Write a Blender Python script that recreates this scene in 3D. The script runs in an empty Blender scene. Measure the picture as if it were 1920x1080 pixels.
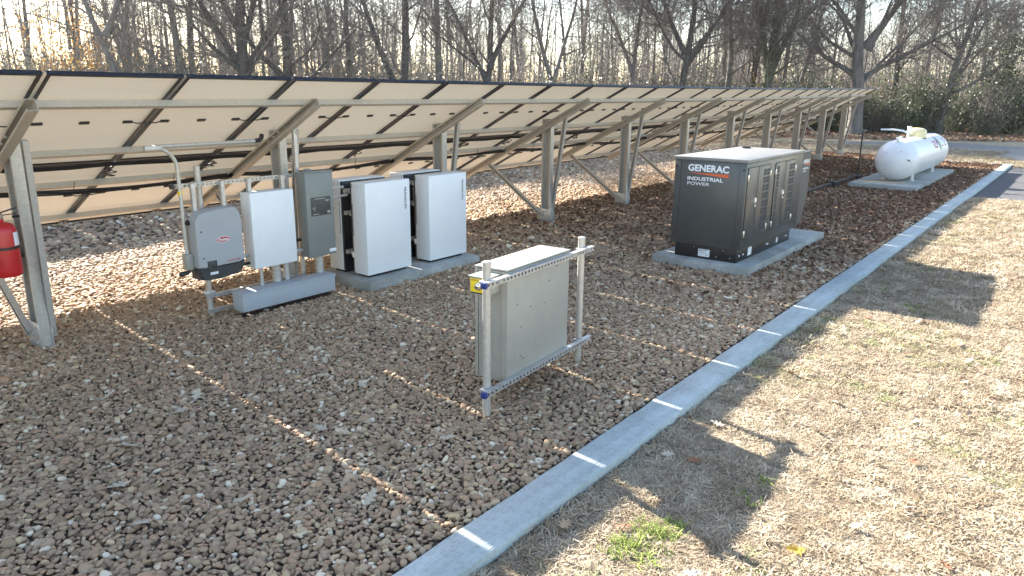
import bpy, bmesh, math, random
import numpy as np
from mathutils import Vector, Matrix
R = math.radians
S = bpy.context.scene
COL = S.collection
# ------------------------------------------------------------------ camera, sky, sun, exposure
FPX, YAW, PIT, ROL, CH = 1368.957, 0.66206, 0.26263, 0.00951, 2.40794
cF = Vector((math.cos(YAW)*math.cos(PIT), math.sin(YAW)*math.cos(PIT), -math.sin(PIT)))
cR = Vector((math.sin(YAW), -math.cos(YAW), 0)); cU = cR.cross(cF)
cR2 = cR*math.cos(ROL)+cU*math.sin(ROL); cU2 = -cR*math.sin(ROL)+cU*math.cos(ROL)
cam = bpy.data.cameras.new('camera'); camo = bpy.data.objects.new('camera', cam); COL.objects.link(camo)
m = Matrix((cR2, cU2, -cF)).transposed().to_4x4(); m.translation = Vector((0, 0, CH)); camo.matrix_world = m
cam.sensor_width = 36; cam.lens = FPX/1920*36; cam.clip_start = .05; cam.clip_end = 2000
S.camera = camo
SUN = Vector((.393, 1.846, 1.0)).normalized()
ELEV = math.asin(SUN.z); AZ = math.atan2(SUN.x, SUN.y)
w = bpy.data.worlds.new('World'); S.world = w; w.use_nodes = True
nt = w.node_tree; nt.nodes.clear()
sk = nt.nodes.new('ShaderNodeTexSky'); sk.sky_type = 'NISHITA'; sk.sun_disc = False
sk.sun_elevation = ELEV; sk.sun_rotation = AZ; sk.dust_density = .9; sk.air_density = 1.0; sk.ozone_density = .2
bg = nt.nodes.new('ShaderNodeBackground'); bg.inputs[1].default_value = .082
wo = nt.nodes.new('ShaderNodeOutputWorld')
nt.links.new(sk.outputs[0], bg.inputs[0]); nt.links.new(bg.outputs[0], wo.inputs[0])
sl = bpy.data.lights.new('sun', 'SUN'); sl.energy = 5.0; sl.angle = R(.5); sl.color = (1, .94, .85)
so = bpy.data.objects.new('sun', sl); COL.objects.link(so)
so.rotation_euler = (-SUN).to_track_quat('-Z', 'Y').to_euler(); so.location = (0, 0, 40)
S.view_settings.view_transform = 'Standard'; S.view_settings.look = 'None'
S.view_settings.exposure = 2.48; S.view_settings.gamma = 1.0
S.render.engine = 'CYCLES'
S.cycles.use_denoising = True; S.cycles.max_bounces = 8; S.cycles.diffuse_bounces = 5
S.cycles.transparent_max_bounces = 8
S.cycles.sample_clamp_indirect = 6
S.render.film_transparent = False

# ------------------------------------------------------------------ helpers
def lerp(a, b, t): return a+(b-a)*t
def sst(x, a, b):
    t = min(1, max(0, (x-a)/(b-a))); return t*t*(3-2*t)
def GR(x, y):                      # height of the gravel
    return .11*sst(x, 4, 11)*sst(y, 5, 7.6)
def mat(name, col, rough=.5, metal=0., var=.0, scale=8., bump=0., bscale=60., rvar=0., stretch=None, col2=None, spec=.5, streak=None):
    M = bpy.data.materials.new(name); M.use_nodes = True
    N = M.node_tree.nodes; L = M.node_tree.links
    b = N['Principled BSDF']; b.inputs['Roughness'].default_value = rough; b.inputs['Metallic'].default_value = metal
    b.inputs['Specular IOR Level'].default_value = spec
    c2 = col2 if col2 else tuple(min(1, c*(1+var)) for c in col); c1 = col if col2 else tuple(c*(1-var) for c in col)
    tc = N.new('ShaderNodeTexCoord'); mp = N.new('ShaderNodeMapping'); L.new(tc.outputs['Object'], mp.inputs[0])
    if stretch: mp.inputs['Scale'].default_value = stretch
    if var or col2:
        n = N.new('ShaderNodeTexNoise'); n.inputs['Scale'].default_value = scale; n.inputs['Detail'].default_value = 6
        n.inputs['Roughness'].default_value = .62
        L.new(mp.outputs[0], n.inputs['Vector'])
        rp = N.new('ShaderNodeValToRGB'); rp.color_ramp.elements[0].position = .3; rp.color_ramp.elements[1].position = .7
        rp.color_ramp.elements[0].color = (*c1, 1); rp.color_ramp.elements[1].color = (*c2, 1)
        L.new(n.outputs[0], rp.inputs[0]); L.new(rp.outputs[0], b.inputs['Base Color'])
        if rvar:
            mr = N.new('ShaderNodeMapRange'); mr.inputs[3].default_value = max(.02, rough-rvar); mr.inputs[4].default_value = min(1, rough+rvar)
            n3 = N.new('ShaderNodeTexNoise'); n3.inputs['Scale'].default_value = scale*2.3; n3.inputs['Detail'].default_value = 5
            L.new(mp.outputs[0], n3.inputs['Vector']); L.new(n3.outputs[0], mr.inputs[0]); L.new(mr.outputs[0], b.inputs['Roughness'])
    else:
        b.inputs['Base Color'].default_value = (*col, 1)
    if bump:
        n2 = N.new('ShaderNodeTexNoise'); n2.inputs['Scale'].default_value = bscale; n2.inputs['Detail'].default_value = 4
        L.new(mp.outputs[0], n2.inputs['Vector'])
        bp = N.new('ShaderNodeBump'); bp.inputs['Strength'].default_value = bump; bp.inputs['Distance'].default_value = .01
        L.new(n2.outputs[0], bp.inputs['Height']); L.new(bp.outputs[0], b.inputs['Normal'])
    return M
OFF = {}
class MB:
    def __init__(s): s.bm = bmesh.new()
    def box(s, x0, x1, y0, y1, z0, z1, bev=0, seg=2):
        r = bmesh.ops.create_cube(s.bm, size=1)
        for v in r['verts']:
            v.co = Vector((lerp(x0, x1, v.co.x+.5), lerp(y0, y1, v.co.y+.5), lerp(z0, z1, v.co.z+.5)))
        if bev:
            es = {e for v in r['verts'] for e in v.link_edges}
            bmesh.ops.bevel(s.bm, geom=list(es), offset=bev, segments=seg, profile=.5, affect='EDGES')
        return s
    def obox(s, c, ax, ay, az, hx, hy, hz, bev=0):
        r = bmesh.ops.create_cube(s.bm, size=2)
        c, ax, ay, az = Vector(c), Vector(ax), Vector(ay), Vector(az)
        for v in r['verts']: v.co = c+ax*(v.co.x*hx)+ay*(v.co.y*hy)+az*(v.co.z*hz)
        if bev:
            es = {e for v in r['verts'] for e in v.link_edges}
            bmesh.ops.bevel(s.bm, geom=list(es), offset=bev, segments=2, profile=.5, affect='EDGES')
        return s
    def loft(s, rings, close=True, cap=True):
        R_ = [[s.bm.verts.new(p) for p in ring] for ring in rings]; n = len(R_[0])
        for a, b in zip(R_, R_[1:]):
            for i in range(n if close else n-1):
                j = (i+1) % n
                try: s.bm.faces.new((a[i], a[j], b[j], b[i]))
                except ValueError: pass
        if cap:
            try: s.bm.faces.new(R_[0][::-1]); s.bm.faces.new(R_[-1])
            except ValueError: pass
        return s
    def tube(s, pts, r, sides=10, cap=True):
        pts = [Vector(p) for p in pts]; rs = r if isinstance(r, (list, tuple)) else [r]*len(pts)
        rings = []; up = None
        for i, p in enumerate(pts):
            d = (pts[min(i+1, len(pts)-1)]-pts[max(i-1, 0)]).normalized()
            if up is None: up = Vector((0, 0, 1)) if abs(d.z) < .9 else Vector((1, 0, 0))
            a = d.cross(up).normalized(); b2 = a.cross(d).normalized(); up = b2
            rings.append([p+(a*math.cos(t)+b2*math.sin(t))*rs[i] for t in [2*math.pi*k/sides for k in range(sides)]])
        return s.loft(rings, True, cap)
    def lathe(s, prof, o, ax, sides=32):
        o = Vector(o); ax = Vector(ax).normalized(); u = ax.orthogonal().normalized(); v = ax.cross(u)
        rings = [[o+ax*h+(u*math.cos(2*math.pi*k/sides)+v*math.sin(2*math.pi*k/sides))*max(r, 1e-4) for k in range(sides)] for r, h in prof]
        return s.loft(rings)
    def poly(s, pts):
        s.bm.faces.new([s.bm.verts.new(p) for p in pts]); return s
    def prism(s, pts, vec):
        vec = Vector(vec); pts = [Vector(p) for p in pts]
        return s.loft([pts, [p+vec for p in pts]])
    def build(s, name, M, parent=None, smooth=35, fix=True):
        if fix: bmesh.ops.recalc_face_normals(s.bm, faces=s.bm.faces)
        me = bpy.data.meshes.new(name); off = OFF.get(parent.name, Vector()) if parent else Vector()
        for v in s.bm.verts: v.co -= off
        s.bm.to_mesh(me); s.bm.free(); me.materials.append(M)
        if smooth:
            me.polygons.foreach_set('use_smooth', [True]*len(me.polygons)); me.set_sharp_from_angle(angle=R(smooth))
        return link(name, me, parent)
def link(name, me, parent=None):
    o = bpy.data.objects.new(name, me); COL.objects.link(o)
    if parent: o.parent = parent; OFF[o.name] = OFF.get(parent.name, Vector())
    return o
def tag(o, label=None, cat=None, group=None, kind=None):
    if label: o['label'] = label
    if cat: o['category'] = cat
    if group: o['group'] = group
    if kind: o['kind'] = kind
    return o
def thing(name, label, cat, loc, group=None):
    o = bpy.data.objects.new(name, None); COL.objects.link(o); o.location = loc; o.empty_display_size = .1
    OFF[o.name] = Vector(loc); tag(o, label, cat, group); return o
def copy_tree(o, parent=None):
    c = o.copy(); COL.objects.link(c)
    if parent: c.parent = parent
    for ch in o.children: copy_tree(ch, c)
    return c
def grid_mesh(name, xs, ys, zf, M, kind='structure'):
    V = [(x, y, zf(x, y)) for y in ys for x in xs]; n = len(xs)
    Fc = [(j*n+i, j*n+i+1, (j+1)*n+i+1, (j+1)*n+i) for j in range(len(ys)-1) for i in range(n-1)]
    me = bpy.data.meshes.new(name); me.from_pydata(V, [], Fc); me.materials.append(M)
    me.polygons.foreach_set('use_smooth', [True]*len(me.polygons))
    o = link(name, me); tag(o, kind=kind); return o
def text_geo(body, width=None, height=None, bold=0., ital=0.):
    c = bpy.data.curves.new('t', 'FONT'); c.body = body; c.offset = bold; c.resolution_u = 3; c.shear = ital
    o = bpy.data.objects.new('t', c); COL.objects.link(o)
    bpy.context.view_layer.update()
    me = bpy.data.meshes.new_from_object(o.evaluated_get(bpy.context.evaluated_depsgraph_get()))
    bpy.data.objects.remove(o); bpy.data.curves.remove(c)
    V = np.array([v.co[:2] for v in me.vertices]); F_ = [tuple(p.vertices) for p in me.polygons]; bpy.data.meshes.remove(me)
    V -= V.min(0); sz = V.max(0); sx = width/sz[0] if width else height/sz[1]; sy = height/sz[1] if height else sx
    return V*np.array([sx, sy]), F_
def text(name, body, o, u, v, M, parent, width=None, height=None, bold=0., ital=0., lift=.0015, wrap=None):
    V, F_ = text_geo(body, width, height, bold, ital)
    o, u, v = Vector(o), Vector(u), Vector(v); n = u.cross(v)
    P = [wrap(a, b) if wrap else o+u*a+v*b+n*lift for a, b in V.tolist()]
    off = OFF[parent.name]; me = bpy.data.meshes.new(name); me.from_pydata([p-off for p in P], [], F_); me.materials.append(M)
    return link(name, me, parent)
rng = np.random.default_rng(7); random.seed(7)

# ------------------------------------------------------------------ materials
GALV = mat('galvanised_steel', (.50, .48, .44), .40, .4, .12, 34, .06, 260, .1)
GALVD = mat('galvanised_dull', (.47, .435, .375), .48, .25, .10, 26, .06, 200, .1)
STRUTZ = mat('zinc_strut', (.52, .52, .51), .36, .55, .15, 18, .05, 200, .1)
BACK = mat('backsheet', (.80, .79, .76), .55, 0, .03, 2)
BLACKF = mat('black_anodised', (.018, .02, .026), .32, .4, .15, 20)
CELLS = mat('solar_cells', (.01, .014, .03), .08, 0)
def see_through(M, col, f):       # thin glass laminate: a little daylight passes through
    N = M.node_tree.nodes; L = M.node_tree.links; b = N['Principled BSDF']
    tb = N.new('ShaderNodeBsdfTranslucent'); tb.inputs[0].default_value = (*col, 1); ms = N.new('ShaderNodeMixShader'); ms.inputs[0].default_value = f
    L.new(b.outputs[0], ms.inputs[1]); L.new(tb.outputs[0], ms.inputs[2]); L.new(ms.outputs[0], N['Material Output'].inputs[0])
see_through(CELLS, (1, .935, .83), .10); see_through(BACK, (.95, .9, .8), .35)
BLACKP = mat('black_plastic', (.012, .012, .013), .4, 0, .2, 30)
WHITEP = mat('white_powder_coat', (.77, .785, .78), .38, 0, .03, 5, .05, 400, .05)
GREYP = mat('grey_enclosure_paint', (.345, .335, .295), .38, 0, .06, 5, .04, 300, .06)
TROUGH = mat('trough_grey_paint', (.36, .40, .43), .4, 0, .06, 6, .04, 300, .06)
DISC = mat('disconnect_paint', (.20, .215, .20), .4, 0, .06, 6, .04, 300)
INVG = mat('inverter_cover', (.36, .375, .385), .45, 0, .03, 5, .05, 500)
INVB = mat('inverter_base', (.034, .039, .041), .5, 0, .15, 20)
GEN = mat('charcoal_paint', (.062, .066, .066), .32, 0, .06, 5, .03, 300, .06, spec=.8)
GENH = mat('charcoal_hood', (.062, .066, .066), .5, 0, .06, 5)
GENT = mat('charcoal_roof_sunlit', (.22, .215, .20), .42, 0, .12, 5, spec=.9)  # same charcoal paint, lightened to put the sun's sheen on the roof into colour
GENB = mat('black_base_frame', (.012, .012, .013), .4, 0, .3, 12)
GAP = mat('shadow_gap_black', (.008, .008, .009), .8)
SLOT = mat('louvre_screen', (.022, .036, .048), .55)
CHROME = mat('chrome', (.75, .75, .72), .25, .9)
PAPER = mat('label_white', (.75, .77, .78), .5, 0, .06, 60)
INK = mat('ink_dark', (.03, .035, .04), .6)
WHITEINK = mat('lettering_white', (.85, .86, .87), .5)
ORANGE = mat('swoosh_orange', (.72, .14, .045), .5)
REDINK = mat('lettering_red', (.45, .03, .035), .5)
PLATE = mat('data_plate', (.06, .06, .055), .5, 0, .5, 70)
YEL = mat('yellow_sign', (.85, .62, .02), .45)
BLUEC = mat('blue_end_cap', (.016, .04, .19), .45)
REDX = mat('extinguisher_red', (.48, .012, .016), .28, 0, .06, 5)
TANK = mat('tank_white', (.78, .785, .79), .32, 0, .03, 3, .02, 200, .05)
DOME = mat('dome_cream', (.80, .69, .38), .4, 0, .05, 9)
BLUEINK = mat('emblem_blue', (.05, .07, .22), .5)
GREENINK = mat('emblem_green', (.42, .45, .12), .5)
BRONZE = mat('rust_stain', (.12, .07, .045), .8)
CONC = mat('concrete', (.35, .365, .35), .85, 0, .16, 5, .35, 70)
BARK = mat('bark', (.062, .056, .052), .9, 0, .45, 6, .8, 24, stretch=(1, 1, .25))
TWIG = mat('twig_bark', (.15, .132, .118), .85, 0, .35, 3)
def kerb_mat():
    M = mat('broomed_concrete', (.43, .485, .485), .8, 0, .13, 9, .7, 110, stretch=(.06, 1, 1))
    return M
KERB = kerb_mat()
def blotch(M, scale, lo, hi, p0=.35, p1=.65):      # soil and water stains
    N = M.node_tree.nodes; L = M.node_tree.links; b = N['Principled BSDF']; src = b.inputs['Base Color'].links[0].from_socket
    tc = N.new('ShaderNodeTexCoord'); n = N.new('ShaderNodeTexNoise'); n.inputs['Scale'].default_value = scale; n.inputs['Detail'].default_value = 8; n.inputs['Roughness'].default_value = .7
    rp = N.new('ShaderNodeValToRGB'); e = rp.color_ramp.elements; e[0].position, e[1].position = p0, p1; e[0].color = (*lo, 1); e[1].color = (*hi, 1)
    mx = N.new('ShaderNodeMix'); mx.data_type = 'RGBA'; mx.blend_type = 'MULTIPLY'; mx.inputs[0].default_value = 1
    L.new(tc.outputs['Object'], n.inputs[0]); L.new(n.outputs[0], rp.inputs[0]); L.new(src, mx.inputs[6]); L.new(rp.outputs[0], mx.inputs[7]); L.new(mx.outputs[2], b.inputs['Base Color'])
blotch(KERB, 1.7, (.80, .78, .74), (1.03, 1.03, 1.03)); blotch(KERB, 38, (.88, .87, .85), (1.03, 1.03, 1.03), .42, .5)
blotch(CONC, 1.4, (.72, .69, .64), (1.05, 1.05, 1.05)); blotch(CONC, 30, (.85, .84, .82), (1.03, 1.03, 1.03), .4, .5)
blotch(GEN, 2.2, (.86, .86, .85), (1.1, 1.08, 1.05)); blotch(GENT, 2.2, (.75, .75, .74), (1.1, 1.08, 1.05)); blotch(TANK, 1.3, (.93, .92, .90), (1.01, 1.01, 1.01)); blotch(GREYP, 1.6, (.9, .9, .9), (1.05, 1.05, 1.04))
ASPH = mat('asphalt', (.062, .062, .065), .85, 0, .25, 3, .5, 90)
ROAD = mat('road_asphalt', (.25, .228, .205), .85, 0, .2, 2, .4, 60)
SOIL = mat('lawn_soil', (.34, .27, .165), .95, 0, .4, 5, .8, 40, col2=(.46, .385, .255))
THATCH_SHADED = mat('lawn_thatch_shaded', (.07, .05, .03), .95, 0, .4, 14, .8, 60, col2=(.17, .125, .08))  # brown ground under the tufts, darkened to paint shade into the gaps
BED = mat('gravel_bed', (.07, .05, .036), .95, 0, .4, 30, 1.0, 60)  # dark brown paints in the deep shade seen between the stones
FLOOR = mat('forest_floor', (.16, .11, .075), .95, 0, .4, 1.5, 1.0, 14, col2=(.26, .19, .13))

# ------------------------------------------------------------------ ground
def gz(x, y): return -.055
xs = list(np.linspace(-1200, -5, 12))+list(np.linspace(-4, 70, 38))+list(np.linspace(75, 1500, 14))
ys = list(np.linspace(-1200, -9, 12))+list(np.linspace(-8, 70, 40))+list(np.linspace(75, 1500, 14))
ground = grid_mesh('ground', xs, ys, gz, SOIL)
bed = grid_mesh('gravel_bed', list(np.linspace(-6, 32.28, 96)), list(np.linspace(2.47, 24, 60)), lambda x, y: GR(x, y)-.022, BED)
floor = grid_mesh('forest_floor', list(np.linspace(-80, 160, 30)), [0, .2, .4, .6, .8, 1],
                  lambda x, y: 0, FLOOR)
# the woodland floor begins along a line from right (near x 45) round to the left (y 40)
FE = [(-60, 44), (5, 42), (20, 38), (32, 31), (40, 22), (43.5, 14), (46.5, 8.5), (49.5, 4.5), (52, 0), (56, -12), (62, -40)]
FO = [(-160, 240), (5, 250), (80, 230), (130, 190), (170, 140), (200, 90), (215, 40), (220, 15), (225, 0), (225, -50), (220, -110)]
mb = MB()
for (a, b), (c, d) in zip(zip(FE, FE[1:]), zip(FO, FO[1:])):
    n = 5
    for i in range(n):
        t0, t1 = i/n, (i+1)/n
        p = lambda q, r, t: (lerp(q[0], r[0], t), lerp(q[1], r[1], t), -.047)
        mb.poly([p(a, c, t0), p(b, d, t0), p(b, d, t1), p(a, c, t1)])
bpy.data.objects.remove(floor)
floor = tag(mb.build('forest_floor', FLOOR), kind='structure')
mb = MB()
NE = [(39.6, 32), (40.4, 18), (40.65, 11.6), (41.8, 8.8), (41.9, 5.5), (35.3, 2.0), (31.7, -3), (29, -9)]
FR = [(41.6, 32), (42.3, 18), (42.6, 12.2), (44.2, 9.2), (46.4, 6.1), (44.5, 1.5), (42, -5), (40, -12)]
for i in range(len(NE)-1):
    mb.poly([(*NE[i], -.043), (*FR[i], -.043), (*FR[i+1], -.043), (*NE[i+1], -.043)])
tag(mb.build('road', ROAD), kind='structure')
mb = MB(); mb.poly([(21.5, 2.18, -.049), (21.6, -30, -.049), (31.9, -30, -.049), (32.1, 2.18, -.049)])
tag(mb.build('driveway', ASPH), kind='structure')
mb = MB(); mb.poly([(1.5, -4, -.0525), (21.45, -4, -.0525), (21.45, 2.19, -.0525), (1.5, 2.19, -.0525)])
tag(mb.build('lawn_soil', THATCH_SHADED), kind='structure')
# kerb: long run and the cross run at the far end
mb = MB()
xk = [-4]+list(np.arange(-2, 32.2, 2.4))+[32.24]
kx_ = list(np.arange(-4, 32.2, .16))+[32.24]; rk_ = np.random.default_rng(4); J = lambda k: rk_.normal(0, k)
kr = []
for x in kx_:
    a, b, c = J(.0022), J(.0022), J(.0012)
    kr.append([Vector(p) for p in ((x, 2.185+a, -.2), (x, 2.185+a, -.004+c), (x, 2.189+a, .006+c), (x, 2.199+a, .012+c), (x, 2.451+b, .012+c), (x, 2.461+b, .006+c), (x, 2.465+b, -.004+c), (x, 2.465+b, -.2))])
mb.loft(kr)
yk = list(np.arange(2.185, 24, 2.4))
for a, b in [(2.185, 24)]:
    mb.box(32.245, 32.53, a, b, -.2, .012, .012)
tag(mb.build('kerb', KERB), kind='structure')

# ------------------------------------------------------------------ solar array
Y0, Z0, CS, SN, PITCH, X0 = 6.655, 2.538, .8863, .4631, 1.168, 2.4627
def dz(x): return .13*max(0, (x-9)/21)**2.2
def A(x, s, n, y0=Y0): return Vector((x, y0+CS*s+SN*n, Z0-SN*s+CS*n+dz(x)))
KCOL = range(-4, 24); XL, XR = X0-4*PITCH, X0+24*PITCH
FRX = [2.48+2.8*n for n in range(-1, 11)]
arr = thing('solar_array', 'long ground mounted solar array on galvanised posts seen from its pale underside', 'solar array', (2.48, 7.7, 0))
axS = Vector((0, CS, -SN)); axN = Vector((0, SN, CS)); axX = Vector((1, 0, 0))
ROT = Matrix((axX, axS, axN)).transposed().to_4x4()
PW, PL = 1.138, 1.872
def panel_meshes():
    out = {}
    b = MB(); b.box(-PW/2+.004, PW/2-.004, -PL/2+.004, PL/2-.004, -.010, -.004); me = b.build('solar_panel', BACK, smooth=0)
    me.data.materials.append(CELLS)
    for p in me.data.polygons:
        if p.normal.z > .5: p.material_index = 1
    out['panel'] = me
    b = MB(); h = .035
    for sx in (-1, 1):
        b.box(sx*PW/2-(.010 if sx > 0 else 0), sx*PW/2+(0 if sx > 0 else .010), -PL/2, PL/2, -h, 0)
        x0, x1 = sorted((sx*(PW/2-.010), sx*(PW/2-.036)))
        b.box(x0, x1, -PL/2+.01, PL/2-.01, -h, -h+.003)
    for sy in (-1, 1):
        y0, y1 = sorted((sy*PL/2, sy*(PL/2-.010)))
        b.box(-PW/2+.010, PW/2-.010, y0, y1, -h, 0)
        y0, y1 = sorted((sy*(PL/2-.010), sy*(PL/2-.026)))
        b.box(-PW/2+.036, PW/2-.036, y0, y1, -h, -h+.003)
    out['frame'] = b.build('frame', BLACKF, smooth=0)
    b = MB(); b.box(-.045, .045, -.02, .02, -.028, -.010, .005); out['junction_box'] = b.build('junction_box', BLACKP)
    for sx, nm in ((-1, 'cl'), (1, 'cr')):
        b = MB(); xs_ = sx*(PW/2-.17)
        b.tube([(xs_+sx*.04, 0, -.022), (xs_+sx*.10, .012, -.03), (xs_+sx*.15, -.005, -.036), (sx*(PW/2-.012), -.012, -.042), (sx*(PW/2+.012), .02, -.040)], .006, 6)
        out[nm] = b.build('cable', BLACKP)
    return out
PM = panel_meshes()
# faint cell gaps on the backsheet
M = BACK; N = M.node_tree.nodes; L = M.node_tree.links
tc = N.new('ShaderNodeTexCoord'); bk = N.new('ShaderNodeTexBrick'); bk.offset = 0; bk.inputs['Scale'].default_value = 1
bk.inputs['Brick Width'].default_value = .185; bk.inputs['Row Height'].default_value = .093; bk.inputs['Mortar Size'].default_value = .0022
bk.inputs['Color1'].default_value = (.80, .79, .765, 1); bk.inputs['Color2'].default_value = (.805, .795, .77, 1); bk.inputs['Mortar'].default_value = (.88, .86, .80, 1)
L.new(tc.outputs['Object'], bk.inputs[0]); L.new(bk.outputs[0], N['Principled BSDF'].inputs['Base Color'])
proto = None
def place_panels(root, y0, full=True):
    for k in KCOL:
        for r in range(2):
            xc = X0+(k+.5)*PITCH; s = .937 if r == 0 else .937+PL+.02
            c = A(xc, s, 0, y0)
            p = bpy.data.objects.new('solar_panel', PM['panel'].data); COL.objects.link(p); p.parent = root
            p.matrix_local = Matrix.Translation(c-OFF[root.name]) @ ROT
            f = bpy.data.objects.new('frame', PM['frame'].data); COL.objects.link(f); f.parent = p
            if not full: continue
            for t in (-1, 0, 1):
                j = bpy.data.objects.new('junction_box', PM['junction_box'].data); COL.objects.link(j); j.parent = p
                j.location = (t*(PW/2-.17), 0, 0)
            for nm in ('cl', 'cr'):
                j = bpy.data.objects.new('cable', PM[nm].data); COL.objects.link(j); j.parent = p
place_panels(arr, Y0)
def profile_run(name, prof, path, M, parent):   # prof: list of (a,b) ; path: list of functions (a,b)->Vector
    b = MB(); b.loft([[f(a, c) for a, c in prof] for f in path]); return b.build(name, M, parent, smooth=30)
def cprof(depth, width, lip, t):   # closed C outline, opening to +a ; a in [0,width], b in [0,depth]
    return [(0, 0), (width, 0), (width, lip), (width-t, lip), (width-t, t), (t, t), (t, depth-t), (width-t, depth-t), (width-t, depth-lip), (width, depth-lip), (width, depth), (0, depth)]
XP = list(np.linspace(XL-.1, XR-.12, 40))
def purlins(root, y0):
    for s in (.47, 1.52, 2.36, 3.42):
        pr = [(s+a-.03, -.036-b) for a, b in cprof(.062, .05, .016, .004)]
        profile_run('purlin', pr, [(lambda x: (lambda a, b: A(x, a, b, y0)))(x) for x in XP], GALVD, root)
purlins(arr, Y0)
def frames(root, y0, xs_, full=True):
    for xn in xs_:
        d = y0-Y0; g = GR(xn, 7.7+d)-.12; zd = dz(xn)
        pr = [(a, b) for a, b in cprof(.105, .085, .022, .005)]
        # rafter, open towards -X
        rf = profile_run('rafter', pr, [(lambda s: (lambda a, b: A(xn, s, -.113-b, y0)+Vector((-a-.045, 0, 0))))(s) for s in (.26, 3.52)], GALVD, root)
        ptop = A(xn, 1.12, -.15, y0).z
        ps = cprof(.20, .095, .03, .005)
        po = profile_run('post', ps, [(lambda z: (lambda a, b: Vector((xn+.052-a, 7.60+d+b, z))))(z) for z in (g, ptop+.06)], GALV, root)
        # brace from the foot up to the rafter on the low-y side
        for nm, P0, P1 in (('brace', Vector((xn+.085, 7.66+d, g+.2)), A(xn-.01, .86, -.20, y0)), ('strut_brace', Vector((xn-.075, 7.76+d, g+.24)), A(xn-.09, 2.76, -.21, y0))):
            dr = (P1-P0).normalized(); sx = Vector((1, 0, 0)); sx = (sx-dr*sx.dot(dr)).normalized(); sy = dr.cross(sx)
            pr2 = [(a-.03, b-.035) for a, b in cprof(.07, .05, .016, .004)]
            profile_run('diagonal_brace' if nm == 'strut_brace' else 'brace', pr2, [(lambda q: (lambda a, b: q-sx*a+sy*b))(q) for q in (P0, P1)], GALV, root)
        if not full: continue
        b = MB(); b.box(xn-.052, xn-.044, 7.58+d, 7.86+d, g+.10, g+.36, .002); b.box(xn+.053, xn+.059, 7.56+d, 7.84+d, g+.08, g+.30, .002)
        for yy in (7.62, 7.70, 7.78):
            for zz in (.16, .24, .31):
                b.lathe([(.014, 0), (.014, .012), (.008, .014), (.008, .022)], (xn-.052, yy+d+(zz*.1), g+zz), (-1, 0, 0), 6)
        b.build('gusset_plate', STRUTZ, po, smooth=30)
        b = MB()
        for s in (.86, 1.0, 1.12, 1.25, 2.70, 2.80):
            b.lathe([(.013, 0), (.013, .01), (.007, .012), (.007, .02)], A(xn-.131, s, -.165, y0), (-1, 0, 0), 6)
        b.build('bolt', STRUTZ, rf, smooth=30)
frames(arr, Y0, FRX)
# cable bundles drooping along the back and a black trunk cable
b = MB()
for x0 in FRX[:-1]:
    for j in range(3):
        pts = []
        for i in range(9):
            t = i/8; x = x0+t*2.8
            pts.append(A(x, 1.84+.015*j, -.05-.02*math.sin(math.pi*((t*2.4) % 1))-.01*j))
        b.tube(pts, .009, 6)
b.build('trunk_cable', BLACKP, arr)
b = MB()
for i, x0 in enumerate(FRX[:-1]):
    if x0 < 2: continue
    for j in range(3):
        pts = []
        for k in range(13):
            t = k/12; x = x0+t*2.8
            pts.append(A(x, 2.31+.012*j, -.12-.05*math.sin(math.pi*t)*(.6+.3*((i*7) % 3))-.012*j+.006*math.sin(9*t+j)))
        b.tube(pts, .011, 6)
    for t in (.3, .7):
        p = A(x0+t*2.8, 2.33, -.16); b.tube([p+Vector((0, 0, -.03)), p+Vector((.005, 0, .03)), p+Vector((.02, 0, .10))], .004, 5)
b.build('cable_bundle', BLACKP, arr)
b = MB()
for k in range(-1, 23):
    xc = X0+(k+1)*PITCH
    for q in range(3):
        ph = random.uniform(0, 6)
        pts = [A(xc+.10*math.sin(t*2*math.pi+ph)*random.uniform(.5, 1), 1.98+.2*t+.05*math.cos(t*5+ph), -.05-.04*math.sin(math.pi*t)) for t in np.linspace(0, 1, 9)]
        b.tube(pts, .006, 5)
b.build('connector_cable', BLACKP, arr)
# second row behind the first: seen only by its shadow
D2 = 9.4
arr2 = thing('solar_array', 'second solar array row standing hidden behind the first', 'solar array', (2.48, 7.7+D2, 0))
place_panels(arr2, Y0+D2, False); purlins(arr2, Y0+D2); frames(arr2, Y0+D2, FRX, False)
for o in PM.values(): bpy.data.objects.remove(o)

# ------------------------------------------------------------------ fire extinguisher on the left post
ex = thing('fire_extinguisher', 'red fire extinguisher hanging on the leftmost array post', 'fire extinguisher', (2.26, 7.58, .74))
o = (2.26, 7.58, .75)
MB().lathe([(.05, 0), (.108, .0), (.120, .02), (.122, .05), (.122, .40), (.115, .44), (.095, .468), (.06, .485), (.035, .49), (.035, .52)], o, (0, 0, 1), 40).build('cylinder', REDX, ex, smooth=50)
MB().lathe([(.03, .50), (.034, .52), (.034, .56), (.018, .57), (.018, .60)], o, (0, 0, 1), 16).build('valve', CHROME, ex)
b = MB(); b.obox((2.33, 7.58, 1.335), (1, 0, .25), (0, 1, 0), (-.25, 0, 1), .075, .012, .005, .002); b.obox((2.33, 7.58, 1.30), (1, 0, .02), (0, 1, 0), (0, 0, 1), .07, .010, .004, .002)
b.build('handle', BLACKP, ex)
MB().tube([(2.26, 7.56, 1.31), (2.21, 7.48, 1.30), (2.15, 7.44, 1.2), (2.135, 7.45, 1.0), (2.14, 7.46, .86)], .009, 8).build('hose', BLACKP, ex)
b = MB(); b.lathe([(.1225, .25), (.1245, .25), (.1245, .275), (.1225, .275)], o, (0, 0, 1), 40); b.build('strap', BLACKP, ex)
b = MB(); pts = [(2.26+2*.06175*math.cos(a), 7.58+2*.06175*math.sin(a)) for a in np.linspace(R(-62), R(-18), 8)]
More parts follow.
